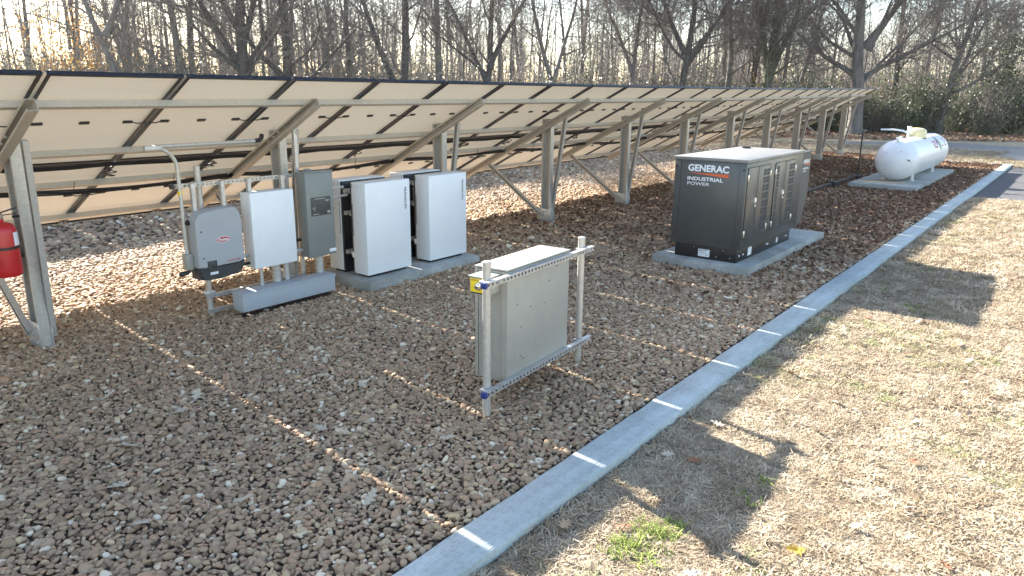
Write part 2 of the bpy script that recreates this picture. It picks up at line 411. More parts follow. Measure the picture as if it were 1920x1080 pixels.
for p, q in zip(pts, pts[1:]): b.poly([(p[0], p[1], 1.03), (q[0], q[1], 1.03), (q[0], q[1], 1.15), (p[0], p[1], 1.15)])
b.build('label', PAPER, ex)
b = MB(); b.tube([(2.38, 7.62, 1.27), (2.44, 7.62, 1.27), (2.49, 7.62, 1.27), (2.49, 7.62, 1.31)], .012, 8); b.box(2.36, 2.40, 7.56, 7.66, .9, 1.0, .004); b.build('bracket', BLACKP, ex)

# ------------------------------------------------------------------ strut channel helper
def strut_x(b, x0, x1, y, z, w=.041, h=.041, slots=True, face=-1):   # C channel along x, slotted face looking to -y
    t = .003
    b.box(x0, x1, y, y+h, z+w-t, z+w); b.box(x0, x1, y, y+h, z, z+t)
    if slots:
        n = int((x1-x0)/.048); st = (x1-x0)/n; sl = .026
        for i in range(n):
            a = x0+i*st
            b.box(a, a+(st-sl), y, y+t, z+t, z+w-t)
            b.box(a+(st-sl), a+st, y, y+t, z+t, z+t+.0065); b.box(a+(st-sl), a+st, y, y+t, z+w-t-.0065, z+w-t)
    else: b.box(x0, x1, y, y+t, z+t, z+w-t)
    b.box(x0, x1, y+h-t, y+h, z+t, z+t+.014); b.box(x0, x1, y+h-t, y+h, z+w-t-.014, z+w-t)
    return b
def strut_z(b, x, y, z0, z1, w=.041, h=.041):
    t = .003
    b.box(x, x+w, y, y+t, z0, z1); b.box(x, x+t, y+t, y+h, z0, z1); b.box(x+w-t, x+w, y+t, y+h, z0, z1)
    b.box(x+t, x+.012, y+h-t, y+h, z0, z1); b.box(x+w-.012, x+w-t, y+h-t, y+h, z0, z1); return b

# ------------------------------------------------------------------ inverter rack
rk = thing('equipment_rack', 'galvanised strut rack carrying the inverter and grey boxes under the array', 'equipment rack', (4.6, 7.38, 0))
MB().lathe([(.032, -.1), (.032, 1.62), (.028, 1.625)], (4.06, 7.39, 0), (0, 0, 1), 20).build('post', GALV, rk)
b = MB(); strut_z(b, 5.23, 7.30, -.1, 2.02); b.build('post', STRUTZ, rk)
b = MB(); strut_x(b, 3.72, 5.30, 7.29, 1.42); b.build('top_rail', STRUTZ, rk)
b = MB(); b.box(3.712, 3.74, 7.286, 7.335, 1.417, 1.465, .003); b.build('rail_end_cap', BLACKP, rk)
for z, x1 in ((.20, 5.28), (.03, 5.28)):
    b = MB(); strut_x(b, 3.99, x1, 7.31, z); b.build('low_rail', STRUTZ, rk)
for x in (3.90, 4.23, 4.55, 4.98):
    b = MB(); strut_z(b, x, 7.245, .5 if x < 4.4 else .55, 1.46); b.build('upright', STRUTZ, rk)
b = MB()
for z in (.24, 1.44): b.box(4.0, 4.12, 7.36, 7.44, z-.02, z+.02, .006)
b.build('pipe_clamp', STRUTZ, rk)

# inverter
iv = thing('inverter', 'grey wall mount solar inverter with dark base and small red oval badge', 'inverter', (4.09, 7.1, .5))
ix0, ix1, iy = 3.815, 4.345, 7.085
b = MB()
out = [(ix0, .60), (ix0+.0, 1.09), (ix0+.05, 1.155), (ix0+.10, 1.175), (ix0+.22, 1.192), (ix0+.34, 1.20), (ix1-.10, 1.203), (ix1-.055, 1.19), (ix1-.02, 1.14), (ix1, 1.03), (ix1, .615), (ix1-.06, .595), (ix0+.06, .588)]
cx, cz_ = (ix0+ix1)/2, .9
def ring(y, k): return [Vector((cx+(x-cx)*k, y, cz_+(z-cz_)*k)) for x, z in out]
b.loft([ring(iy+.15, 1.0), ring(iy+.03, 1.0), ring(iy+.008, .985), ring(iy, .95)]); b.build('cover', INVG, iv, smooth=28)
b = MB()
out2 = [(ix0+.012, .47), (ix0+.012, 1.10), (ix1-.012, 1.10), (ix1-.012, .62), (ix1-.005, .56), (ix1-.04, .50), (ix1-.10, .47), (ix0+.1, .455), (ix0+.05, .462)]
b.loft([[Vector((x, iy+.19, z)) for x, z in out2], [Vector((x, iy+.02, z)) for x, z in out2]])
out3 = [(ix0, .60), (ix0+.06, .586), (ix1-.06, .593), (ix1, .613), (ix1-.01, .55), (ix1-.06, .49), (ix0+.25, .45), (ix0+.06, .46), (ix0+.015, .50)]
b.loft([[Vector((x, iy+.15, z)) for x, z in out3], [Vector((x, iy+.025, z)) for x, z in out3], [Vector((cx+(x-cx)*.97, iy+.004, .53+(z-.53)*.95)) for x, z in out3]])
b.build('base', INVB, iv, smooth=30)
b = MB(); b.box(ix0+.006, ix0+.02, iy+.06, iy+.20, .56, 1.06, .003); b.build('side_plate', GREYP, iv)
b = MB(); b.box(3.905, 4.013, iy-.004, iy+.01, .582, .662, .004); dsp = b.build('display', INVB, iv)
b = MB(); b.box(3.93, 3.99, iy-.006, iy-.003, .605, .648, .002); b.build('screen', PLATE, dsp)
def oval(x, z, a, c, y, M, nm, par):
    q = MB(); q.loft([[Vector((x+a*math.cos(t), yy, z+c*math.sin(t))) for t in np.linspace(0, 2*math.pi, 32, endpoint=False)] for yy in (y, y+.004)]); return q.build(nm, M, par, smooth=20)
bd = oval(4.107, .872, .085, .032, iy-.003, PAPER, 'badge', iv); oval(4.107, .872, .079, .027, iy-.0045, REDINK, 'badge_field', bd)
text('badge_lettering', 'Fronius', (4.045, iy-.005, .855), (1, 0, 0), (0, 0, 1), WHITEINK, bd, width=.125, height=.036, bold=.02, ital=.15)
text('lettering', 'FRONIUS PRIMO', (4.135, iy-.001, .625), (1, 0, 0), (0, 0, 1), REDINK, iv, width=.16, height=.017, bold=.01)
b = MB(); b.box(3.93, 4.02, iy+.003, iy+.01, .512, .540, .002); b.build('rating_label', PAPER, iv)
b = MB()
for z in (.98, .70): b.lathe([(.009, 0), (.009, .006)], (ix0+.055, iy+.002, z), (0, -1, 0), 10)
b.build('screw', INVB, iv)
b = MB(); b.lathe([(.028, 0), (.028, .03), (.014, .035), (.014, .05)], (ix0+.008, iy+.13, 1.07), (-1, 0, 0), 14); b.build('switch_knob', BLACKP, iv)

# conduit body box left of the inverter with its short pipe
cb = thing('conduit_box', 'small grey conduit fitting box at the left flank of the inverter', 'junction box', (3.77, 7.23, .58))
b = MB(); b.box(3.735, 3.812, 7.18, 7.28, .58, .75, .012); b.build('body', GREYP, cb)
b = MB(); b.tube([(3.735, 7.23, .545), (3.67, 7.225, .54)], .022, 10); b.tube([(3.71, 7.23, .545), (3.69, 7.23, .543)], .028, 8); b.tube([(3.774, 7.23, .585), (3.774, 7.23, .555), (3.75, 7.23, .545), (3.73, 7.23, .545)], .022, 10); b.build('elbow', BLACKP, cb)
# bent conduit up to the array
cd = thing('bent_conduit', 'galvanised conduit bending from the inverter up along the array purlin', 'conduit', (3.77, 7.3, .7))
pts = [(3.772, 7.23, .74), (3.772, 7.235, 1.2), (3.772, 7.24, 1.60)]
for a in np.linspace(0, 80, 8): pts.append((3.772-.20*(1-math.cos(R(a))), 7.24, 1.62+.215*math.sin(R(a))))
b = MB(); b.tube(pts, .0195, 12); b.build('riser', GALV, cd)
b = MB(); b.box(3.46, 3.63, 7.215, 7.275, 1.815, 1.865, .01); b.build('elbow_body', GALV, cd)
b = MB(); b.tube([(3.55, 7.285, 1.85), (4.2, 7.40, 1.845), (4.83, 7.51, 1.84)], .021, 12); b.build('horizontal_pipe', GALV, cd)
b = MB(); b.tube([(4.70, 7.49, 1.84), (4.76, 7.50, 1.84)], .027, 12); b.tube([(4.78, 7.503, 1.84), (4.84, 7.513, 1.84)], .028, 12); b.tube([(3.772, 7.23, .745), (3.772, 7.23, .80)], .022, 10); b.build('coupling', STRUTZ, cd)
b = MB(); b.tube([(4.84, 7.513, 1.84), (4.92, 7.53, 1.845), (4.96, 7.54, 1.87), (4.98, 7.56, 1.90)], .026, 10); b.build('connector', BLACKP, cd)
b = MB(); b.box(3.752, 3.793, 7.22, 7.262, 1.36, 1.40, .003); b.build('tape_mark', YEL, cd)

# white energy controller
ag = thing('energy_controller', 'white rectangular controller cabinet with white lettering above the grey trough', 'controller', (4.75, 7.1, .46))
ax0, ax1, ay = 4.465, 5.02, 7.09
b = MB(); b.box(ax0, ax1, ay, ay+.085, .475, 1.318, .006); cv = b.build('cover', WHITEP, ag)
b = MB(); b.box(ax0+.004, ax1-.004, ay+.089, ay+.20, .48, 1.314, .005); b.build('body', WHITEP, ag)
b = MB(); b.box(ax0+.008, ax1-.008, ay+.083, ay+.091, .484, 1.31); b.build('seam', GAP, ag)
text('lettering', 'FRANKLIN', (4.925, ay-.001, 1.235), (0, 0, -1), (1, 0, 0), WHITEINK, cv, width=.30, height=.036, bold=.02)
b = MB(); b.tube([(ax0-.10, ay+.13, .62), (ax0+.01, ay+.13, .62)], .018, 12); b.tube([(ax0-.075, ay+.13, .62), (ax0-.03, ay+.13, .62)], .026, 8); b.build('cable_gland', STRUTZ, ag)
b = MB(); b.tube([(ax0-.13, ay+.12, .53), (ax0+.01, ay+.12, .53)], .018, 12); b.build('lower_gland', BLACKP, ag)

# grey disconnect panel
dp = thing('disconnect_panel', 'tall narrow dark grey breaker panel right of the white controller', 'electrical panel', (5.37, 7.2, .5))
dx0, dx1, dy = 5.172, 5.565, 7.085
b = MB(); b.box(dx0, dx1, dy+.006, dy+.16, .485, 1.485, .005); b.build('body', DISC, dp)
b = MB(); b.box(dx0+.004, dx1+.006, dy-.010, dy+.0, .478, 1.47, .004); ld = b.build('door', DISC, dp)
b = MB(); b.box(dx0-.004, dx1+.010, dy-.016, dy+.05, 1.472, 1.492, .005); b.build('rain_lip', DISC, dp)
b = MB(); b.box(5.238, 5.523, dy-.0125, dy-.009, .97, 1.19, .001); pl_ = b.build('instruction_plate', PLATE, ld)
b = MB()
for x, z, ww, hh in ((5.30, 1.165, .15, .008), (5.45, 1.135, .05, .016), (5.262, 1.065, .045, .006), (5.262, 1.05, .045, .006), (5.262, .985, .09, .01), (5.47, .99, .04, .03), (5.285, 1.02, .01, .018)):
    b.box(x, x+ww, dy-.0138, dy-.0120, z, z+hh)
b.build('plate_print', GREYP, pl_)
b = MB(); b.box(5.475, 5.575, dy-.0125, dy-.009, .512, .550, .001); b.build('sticker', PAPER, ld)
b = MB(); b.lathe([(.05, 0), (.05, .02), (.03, .03)], (5.30, dy+.10, 1.485), (0, 0, 1), 16); b.build('top_hub', DISC, dp)
b = MB(); b.lathe([(.018, 0), (.018, .012)], (5.575, dy+.02, 1.03), (1, 0, 0), 10); b.build('latch', BLACKP, dp)
b = MB(); b.tube([(5.34, dy-.013, 1.25), (5.34, dy-.008, 1.25)], .006, 8); b.tube([(5.36, dy-.013, 1.245), (5.36, dy-.008, 1.245)], .005, 8); b.build('screw', GREYP, ld)
# pipes between boxes
def pipe(label, pts, r, M=GALV, rings=(), nm='conduit', group='short conduits between the electrical boxes', rr=1.3):
    t = thing(nm, label, 'conduit', pts[0], group)
    b = MB(); b.tube(pts, r, 14); b.build('tube', M, t)
    if rings:
        P0, P1 = Vector(pts[0]), Vector(pts[-1]); b = MB(); d = (P1-P0).normalized(); Ln = (P1-P0).length
        for f in rings: b.tube([P0+d*(Ln*f-.010), P0+d*(Ln*f+.010)], r*rr, 12)
        b.build('locknut', STRUTZ, t)
    return t
pipe('short thick conduit joining the white controller to the dark grey panel', [(5.015, 7.2, .57), (5.18, 7.2, .565)], .026, rings=(.55, .8))
pipe('thin dark conduit above the thick one between controller and panel', [(5.015, 7.22, .69), (5.18, 7.22, .69)], .018, BLACKP, rings=(.3,))
pipe('upper thin conduit from the dark grey panel to the batteries', [(5.56, 7.22, 1.245), (5.84, 7.22, 1.25)], .014, rings=(.9, .98))
pipe('lower thin conduit from the dark grey panel to the batteries', [(5.56, 7.20, 1.135), (5.90, 7.22, 1.15)], .016, rings=(.3, .9))
pipe('thin conduit dropping from the controller into the trough', [(4.583, 7.17, .25), (4.583, 7.17, .48)], .019, rings=(.08, .2))
pipe('fat ribbed conduit dropping from the middle of the controller', [(4.80, 7.20, .25), (4.80, 7.20, .48)], .045, rings=(.1, .3, .5, .7, .9), rr=1.15)
pipe('medium conduit right of the fat one under the controller', [(4.925, 7.19, .25), (4.925, 7.19, .48)], .033, rings=(.1, .25, .85), rr=1.2)
pipe('fat ribbed conduit from the dark grey panel into the trough', [(5.39, 7.18, .25), (5.39, 7.18, .49)], .046, rings=(.1, .3, .5, .7, .9), rr=1.15)
# wireway trough
ww = thing('cable_trough', 'long blue grey metal cable trough lying low before the rack', 'cable trough', (4.84, 7.09, .05))
b = MB(); b.box(4.215, 5.465, 6.992, 7.195, .05, .245, .004); b.build('body', TROUGH, ww)
b = MB(); b.box(4.210, 5.470, 6.986, 7.20, .247, .258, .003); b.box(4.210, 5.470, 6.984, 6.990, .225, .2465, .001); b.build('lid', TROUGH, ww)

# ------------------------------------------------------------------ batteries on their pad
bp_ = thing('concrete_pad', 'low concrete pad under the four white battery cabinets', 'concrete pad', (6.8, 7.2, 0))
MB().box(5.77, 7.83, 6.70, 7.72, -.1, .127, .012).build('slab', CONC, bp_)
BW, BH, BD = .748, 1.151, .298
def make_battery():
    bx, by, bz = 5.885, 6.864, .163
    t = thing('battery_cabinet', '', 'battery cabinet', (bx+BW/2, by+BD/2, .127), 'white battery cabinets on the concrete pad')
    cv = MB().box(bx, bx+BW, by, by+.262, bz, bz+BH, .008).build('cover', WHITEP, t)
    MB().box(bx+.012, bx+BW-.012, by+.262, by+.296, bz+.012, bz+BH-.012, .003).build('back_plate', BLACKP, t)
    MB().box(bx+.05, bx+BW-.05, by+.05, by+BD-.04, .1275, bz-.0).build('plinth', GAP, t)
    for sx, nx in ((bx, -1), (bx+BW, 1)):
        b = MB()
        xa, xb = sorted((sx, sx+nx*.0012))
        for i in range(26):
            z = bz+BH-.28-i*.0155
            b.box(xa, xb, by+.238, by+.254, z, z+.0085)
        for i in range(4):
            z = bz+BH-.03-i*.014; b.box(xa, xb, by+.238, by+.252, z, z+.007)
        b.box(xa, xb, by+.14, by+.15, bz+BH-.055, bz+BH-.045)
        b.build('vent', GAP, cv)
    text('lettering', 'FRANKLIN', (bx+.650, by-.001, bz+BH-.10), (0, 0, -1), (1, 0, 0), INK, cv, width=.275, height=.034, bold=.012)
    MB().box(bx-.004, bx+.02, by+.262, by+.29, bz+.20, bz+.27, .003).build('side_latch', WHITEP, t)
    b = MB()
    for z in (.22, .72, 1.0): b.box(bx+.02, bx+BW-.02, by+.298, by+.335, bz+z, bz+z+.05, .003)
    b.build('mount_rail', GALVD, t)
    b = MB(); b.box(bx+.10, bx+.28, by+.298, by+.37, bz+.55, bz+.68, .006); b.box(bx+.45, bx+.6, by+.298, by+.36, bz+.78, bz+.95, .006); b.build('terminal_box', GREYP, t)
    return t
B1 = make_battery()
c1 = B1.location.copy()
for o, lab in ((B1, 'front left white battery cabinet nearest the grey panel'),):
    o['label'] = lab
def bat(loc, rz, lab):
    o = copy_tree(B1); o.location = loc; o.rotation_euler.z = rz; o['label'] = lab; return o
bat((6.985+BW/2, c1.y, c1.z), 0, 'front right white battery cabinet at the far end of its pad')
bat((5.885+BW/2, 7.46, c1.z), math.pi, 'rear white battery cabinet facing away behind the left front one')
bat((6.985+BW/2, 7.475, c1.z), math.pi, 'rear white battery cabinet facing away behind the right front one')

# ------------------------------------------------------------------ enclosure on its own post frame
ek = thing('post_frame', 'two galvanised pipe posts joined by slotted strut rails with blue caps', 'post frame', (4.7, 3.38, 0))
e0, e1 = Vector((3.988, 3.345)), Vector((5.425, 3.445))
eax = (e1-e0).normalized(); ean = Vector((eax.y, -eax.x))
MB().lathe([(.031, -.12), (.031, 1.19), (.034, 1.19), (.034, 1.205), (.02, 1.212)], (e0.x, e0.y, 0), (0, 0, 1), 24).build('post', GALV, ek)
MB().lathe([(.031, -.12), (.031, 1.145), (.034, 1.145), (.034, 1.16), (.02, 1.167)], (e1.x, e1.y, 0), (0, 0, 1), 24).build('post', GALV, ek)
def rot_rail(z, name):
    b = MB(); strut_x(b, -.115, 1.545, -.077, z)
    for v in b.bm.verts:
        x, y = v.co.x, v.co.y; p = e0+eax*x-ean*(-y) if False else e0+eax*x+Vector((-eax.y, eax.x))*y; v.co.x, v.co.y = p.x, p.y
    r = b.build(name, STRUTZ, ek)
    b = MB(); b.box(-.125, -.095, -.079, -.034, z-.002, z+.043, .003)
    for v in b.bm.verts:
        x, y = v.co.x, v.co.y; p = e0+eax*x+Vector((-eax.y, eax.x))*y; v.co.x, v.co.y = p.x, p.y
    b.build('end_cap', BLUEC, r)
    b = MB()
    for px in (0, 1.44):
        b.box(px-.05, px+.05, -.036, .036, z+.008, z+.032, .006); b.lathe([(.012, 0), (.012, .012)], (px+.048, -.0775, z+.02), (0, -1, 0), 6)
    for v in b.bm.verts:
        x, y = v.co.x, v.co.y; p = e0+eax*x+Vector((-eax.y, eax.x))*y; v.co.x, v.co.y = p.x, p.y
    b.build('pipe_clamp', STRUTZ, r)
rot_rail(1.035, 'top_rail'); rot_rail(.185, 'bottom_rail')
en = thing('steel_enclosure', 'wide flat grey steel enclosure mounted between two pipe posts', 'enclosure', (4.7, 3.5, .2))
eay = Vector((-eax.y, eax.x))
def er(b):
    for v in b.bm.verts:
        x, y = v.co.x, v.co.y; p = e0+eax*x+eay*y; v.co.x, v.co.y = p.x, p.y
    return b
b = MB(); b.box(.222, 1.165, -.034, .24, .19, 1.085, .004); er(b); eb = b.build('body', GREYP, en)
b = MB(); b.box(.216, 1.171, .246, .272, .184, 1.09, .004); er(b); b.build('door', GREYP, en)
b = MB(); b.box(.214, 1.173, -.040, .275, 1.092, 1.104, .003); er(b); b.build('top_lip', GREYP, en)
b = MB(); b.box(.216, .2215, .02, .03, .2, 1.08); er(b); b.build('hinge', GREYP, en)
b = MB()
for x, z in ((.36, .80), (.55, .74), (.78, .72), (.83, .9), (.42, .6), (.41, .36), (.45, .33), (.95, 1.0)): b.lathe([(.006, 0), (.004, .004)], (x, -.034, z), (0, -1, 0), 8)
er(b); b.build('rivet', INVB, eb)
es = thing('emergency_stop', 'small grey box with a yellow plate and round push button on the enclosure post', 'emergency stop', (4.05, 3.5, .95))
b = MB(); b.box(.045, .215, .03, .19, .925, 1.06, .004); er(b); b.build('housing', GREYP, es)
b = MB(); b.box(.035, .218, .02, .20, 1.062, 1.068, .001); er(b); b.build('top_lid', GREYP, es)
b = MB(); b.box(.0425, .0445, .038, .182, .945, 1.05); er(b); ypl = b.build('yellow_plate', YEL, es)
b = MB(); b.box(.0415, .0442, .04, .18, .935, .944); er(b); b.build('black_strip', INK, ypl)
P0 = e0+eax*.044+eay*.105
b = MB(); b.lathe([(.030, 0), (.030, .012), (.022, .014), (.022, .030), (.012, .034)], (P0.x, P0.y, .995), (-eax.x, -eax.y, 0), 20); b.build('push_button', CHROME, ypl)
q = MB(); q.lathe([(.010, .034), (.010, .037)], (P0.x, P0.y, .995), (-eax.x, -eax.y, 0), 14); q.build('button_centre', BRONZE, ypl)
P1 = e0+eax*.042+eay*.172
text('lettering', 'EMERGENCY', (P1.x, P1.y, 1.032), (-eay.x, -eay.y, 0), (0, 0, 1), INK, ypl, width=.12, height=.011)

# ------------------------------------------------------------------ generator
gp = thing('concrete_pad', 'concrete pad carrying the charcoal generator', 'concrete pad', (11.4, 4.14, 0))
MB().box(9.61, 13.18, 3.415, 4.88, -.1, .108, .015).build('slab', CONC, gp)
ge = thing('generator', 'charcoal standby generator with white lettering on its end and louvred doors', 'generator', (11, 4.13, .108))
gx0, gx1, gy0, gy1 = 9.741, 12.165, 3.606, 4.655
b = MB(); b.box(gx0, gx1, gy0, gy1, .309, 1.50, .008); bod = b.build('body', GEN, ge)
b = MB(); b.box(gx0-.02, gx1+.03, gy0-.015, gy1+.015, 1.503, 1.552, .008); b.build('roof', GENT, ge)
b = MB(); pf = [(gx1, .33), (12.37, .36), (12.60, .77), (12.60, 1.495), (gx1, 1.495)]
b.loft([[Vector((x, y, z)) for x, z in pf] for y in (gy0+.006, gy1-.006)]); b.box(gx1+.032, 12.615, gy0, gy1, 1.4975, 1.52, .004); b.build('rear_hood', GENH, ge, smooth=0)
b = MB(); b.lathe([(.07, 0), (.07, .03), (.05, .035)], (11.9, 4.45, 1.552), (0, 0, 1), 16); b.build('exhaust_cap', GENB, ge)
bs = MB().box(9.80, 12.06, 3.665, 4.60, .112, .309, .004).build('base_frame', GENB, ge)
b = MB()
for xx, y0, y1 in ((gx0-.0015, 4.555, 4.559), (gx0-.0015, 3.70, 3.704)): b.box(xx, xx+.002, y0, y1, .33, 1.49)
b.build('panel_seam', GAP, bod)
b = MB()
for y, z in ((4.62, 1.41), (4.62, .42), (3.645, 1.41), (3.645, .40)): b.lathe([(.014, 0), (.010, .008)], (gx0, y, z), (-1, 0, 0), 10)
b.build('panel_bolt', GENB, bod)
# doors
def door(x0, x1, vents, handle):
    d = MB().box(x0+.006, x1-.006, gy0-.012, gy0-.001, .452, 1.434, .003).build('door', GEN, ge)
    for vx0, vx1, nc in vents:
        b = MB()
        for r in range(8):
            zt = 1.385-r*.111
            for c in range(nc):
                cw = (vx1-vx0)/nc; a = vx0+c*cw+.008
                for k in range(5):
                    for h in range(2):
                        xa = a+k*(cw-.016)/5; b.box(xa, xa+(cw-.016)/5*.62, gy0-.0135, gy0-.0115, zt-.042-h*.046, zt-.003-h*.046)
        b.build('louvre', SLOT, d)
    if handle:
        b = MB(); b.box(handle-.035, handle+.035, gy0-.018, gy0-.0115, .88, 1.01, .01); b.box(handle-.015, handle+.02, gy0-.030, gy0-.0175, .90, .985, .006); hd = b.build('handle', CHROME, d)
        b = MB(); b.box(handle-.012, handle+.004, gy0-.033, gy0-.0295, .915, .95); b.build('latch_slot', GAP, hd)
    return d
D = [door(9.785, 10.18, [], 10.125), door(10.182, 10.67, [(10.37, 10.63, 2)], None), door(10.875, 11.328, [(10.925, 11.055, 1)], 11.27), door(11.33, 11.795, [(11.485, 11.74, 2)], None)]
for d, x in ((D[0], 9.80), (D[1], 10.66), (D[2], 10.885), (D[3], 11.785)):
    for z in (1.30, .53):
        MB().box(x-.016, x+.016, gy0-.022, gy0-.0005, z-.05, z+.05, .004).build('hinge', CHROME, d)
b = MB(); b.box(9.781, 10.674, gy0-.0009, gy0+.003, 1.435, 1.442); b.box(9.781, 10.674, gy0-.0009, gy0+.003, .444, .451)
b.box(10.871, 11.799, gy0-.0009, gy0+.003, 1.435, 1.442); b.box(10.871, 11.799, gy0-.0009, gy0+.003, .444, .451)
for x in (9.781, 10.178, 10.671, 10.871, 11.325, 11.796): b.box(x, x+.006, gy0-.0009, gy0+.003, .4515, 1.4345)
b.build('door_gap', GAP, bod)
ux, uz = (0, -1, 0), (0, 0, 1)
text('lettering', 'GENERAC', (gx0, 4.452, 1.352), ux, uz, WHITEINK, bod, width=.60, height=.098, bold=.035)
text('lettering', 'INDUSTRIAL', (gx0, 4.452, 1.225), ux, uz, WHITEINK, bod, width=.525, height=.052, bold=.025)
text('lettering', 'POWER', (gx0, 4.450, 1.158), ux, uz, WHITEINK, bod, width=.33, height=.046, bold=.005)
MB().prism([(gx0-.0017, 4.455, 1.330), (gx0-.0017, 3.852, 1.338), (gx0-.0017, 3.852, 1.288)], (.0015, 0, 0)).build('orange_stripe', ORANGE, bod, smooth=0)
hx = 12.215
text('lettering', 'GENERAC', (hx, gy0+.006, 1.335), (1, 0, 0), uz, WHITEINK, bod, width=.33, height=.06, bold=.035)
text('lettering', 'INDUSTRIAL', (hx, gy0+.006, 1.235), (1, 0, 0), uz, WHITEINK, bod, width=.3, height=.032, bold=.025)
text('lettering', 'POWER', (hx, gy0+.006, 1.19), (1, 0, 0), uz, WHITEINK, bod, width=.19, height=.028, bold=.005)
MB().prism([(hx, gy0+.0045, 1.325), (hx+.33, gy0+.0045, 1.328), (hx+.33, gy0+.0045, 1.298)], (0, .0012, 0)).build('orange_stripe', ORANGE, bod, smooth=0)
lb = MB().box(9.797, 9.80, 4.062, 4.235, .140, .248, .001).build('rating_label', PAPER, bs)
b = MB()
for y0, y1, z in ((4.09, 4.12, .165), (4.17, 4.22, .215), (4.10, 4.22, .23), (4.12, 4.2, .19)): b.box(9.7955, 9.7968, y0, y1, z, z+.006)
b.build('label_print', INK, lb)
b = MB()
for y, z in ((3.86, .27), (3.96, .16), (3.76, .17), (4.3, .27)): b.lathe([(.012, 0), (.008, .008)], (9.80, y, z), (-1, 0, 0), 8)
for x in (9.9, 10.05, 11.0, 11.05, 11.9): b.lathe([(.02, 0), (.014, .01)], (x, 3.665, .20), (0, -1, 0), 10)
b.build('base_bolt', CHROME, bs)
b = MB(); b.box(10.22, 10.36, 3.660, 3.666, .15, .27, .002); b.box(11.42, 11.48, 3.660, 3.666, .16, .24, .002); b.build('base_sticker', PAPER, bs)

# ------------------------------------------------------------------ propane tank on its pad
tp = thing('concrete_pad', 'thin concrete pad under the white gas tank', 'concrete pad', (24.3, 4.2, 0))
MB().box(21.24, 27.45, 3.39, 5.06, -.1, .12, .012).build('slab', CONC, tp)
tk = thing('gas_tank', 'white horizontal cylindrical gas tank with a yellow valve dome', 'gas tank', (24.3, 4.2, .12))
tr, tz, tx0, tx1, ty = .55, .695, 22.5, 27.3, 4.17
prof = [(tr*math.sin(a), tx0-tr*math.cos(a)*.98) for a in np.linspace(0.0, math.pi/2, 14)]+[(tr, x) for x in np.linspace(tx0+.3, tx1-.3, 6)]+[(tr*math.cos(a), tx1+tr*math.sin(a)*.98) for a in np.linspace(0, math.pi/2, 14)]
b = MB(); b.lathe(prof, (0, ty, tz), (1, 0, 0), 64); sh = b.build('shell', TANK, tk, smooth=45)
for x in (22.95, 26.1):
    for sy in (-1, 1):
        b = MB(); b.box(x-.05, x+.05, ty+sy*.36-.03, ty+sy*.36+.03, .121, .42, .004); b.box(x-.07, x+.07, ty+sy*.36-.06, ty+sy*.36+.06, .1205, .132, .002)
        b.build('leg', TANK, tk)
xd = 24.75
b = MB(); b.lathe([(.27, -.06), (.27, .12), (.258, .17), (.22, .21), (.15, .235), (.07, .243), (.0, .245)], (xd, ty, tz+tr), (0, 0, 1), 36); dm = b.build('valve_dome', DOME, tk, smooth=40)
b = MB(); b.lathe([(.273, -.06), (.273, -.035)], (xd, ty, tz+tr), (0, 0, 1), 36); b.build('dome_rim', BLACKP, dm)
b = MB(); b.tube([(23.55, ty, tz+tr-.02), (23.55, ty, tz+tr+.16), (23.5, ty, tz+tr+.24)], .03, 10); b.tube([(23.55, ty, tz+tr+.17), (23.62, ty, tz+tr+.24), (23.62, ty+.02, tz+tr+.30)], .04, 10); b.lathe([(.06, 0), (.06, .03)], (23.6, ty, tz+tr+.29), (0, 0, 1), 12); b.build('valve', TANK, tk)
b = MB(); b.tube([(23.5, ty, tz+tr+.13), (23.40, ty+.12, tz+tr+.2), (23.33, ty+.35, tz+tr+.225), (23.32, ty+.55, tz+tr+.22), (23.31, ty+.68, tz+tr+.215)], .026, 10); b.build('vapour_pipe', TANK, tk)
b = MB(); b.tube([(25.45, ty, tz+tr-.02), (25.45, ty, tz+tr+.16)], [.05, .02], 10); b.build('relief_valve', TANK, tk)
b = MB(); b.box(22.2, 22.32, ty-.03, ty+.03, tz+tr-.03, tz+tr+.07, .01); b.box(22.55, 22.62, ty-.03, ty+.03, tz+tr-.02, tz+tr+.09, .01); b.build('lifting_lug', TANK, tk)
def wrapf(xc, ang0):
    def f(u, v):
        a = ang0-v/tr; return Vector((xc+u, ty-math.cos(math.pi/2-(math.pi/2-a))*0-(tr+.003)*math.sin(a), tz+(tr+.003)*math.cos(a)))
    return f
text('lettering', 'REM', None or (0, 0, 0), (1, 0, 0), uz, REDINK, sh, width=.76, height=.25, bold=.03, wrap=wrapf(25.0, R(68)))
text('lettering', 'LINE', (0, 0, 0), (1, 0, 0), uz, REDINK, sh, width=.72, height=.27, bold=.03, wrap=wrapf(26.3, R(68)))
def emblem(pts, M):
    b = MB(); fx = wrapf(25.98, R(82))
    def strip(t): return [fx(lerp(pts[0][0], pts[1][0], t), lerp(pts[0][1], pts[1][1], t)), ]
    for (a0, c0), (a1, c1) in zip(pts, pts[1:]):
        p, q, r_, s_ = fx(a0[0], a0[1]), fx(a1[0], a1[1]), fx(c1[0], c1[1]), fx(c0[0], c0[1])
        b.poly([p, q, r_, s_])
    b.build('emblem', M, sh, smooth=0)
L1 = [((-.02-.20*min(t, 1-t)*2, .62*t), (0.0, .62*t)) for t in np.linspace(0.02, .98, 9)]
L2 = [((.03, .55*t), (.03+.16*min(t, 1-t)*2, .55*t)) for t in np.linspace(0.02, .98, 9)]
emblem(L1, BLUEINK); emblem(L2, GREENINK)
b = MB()
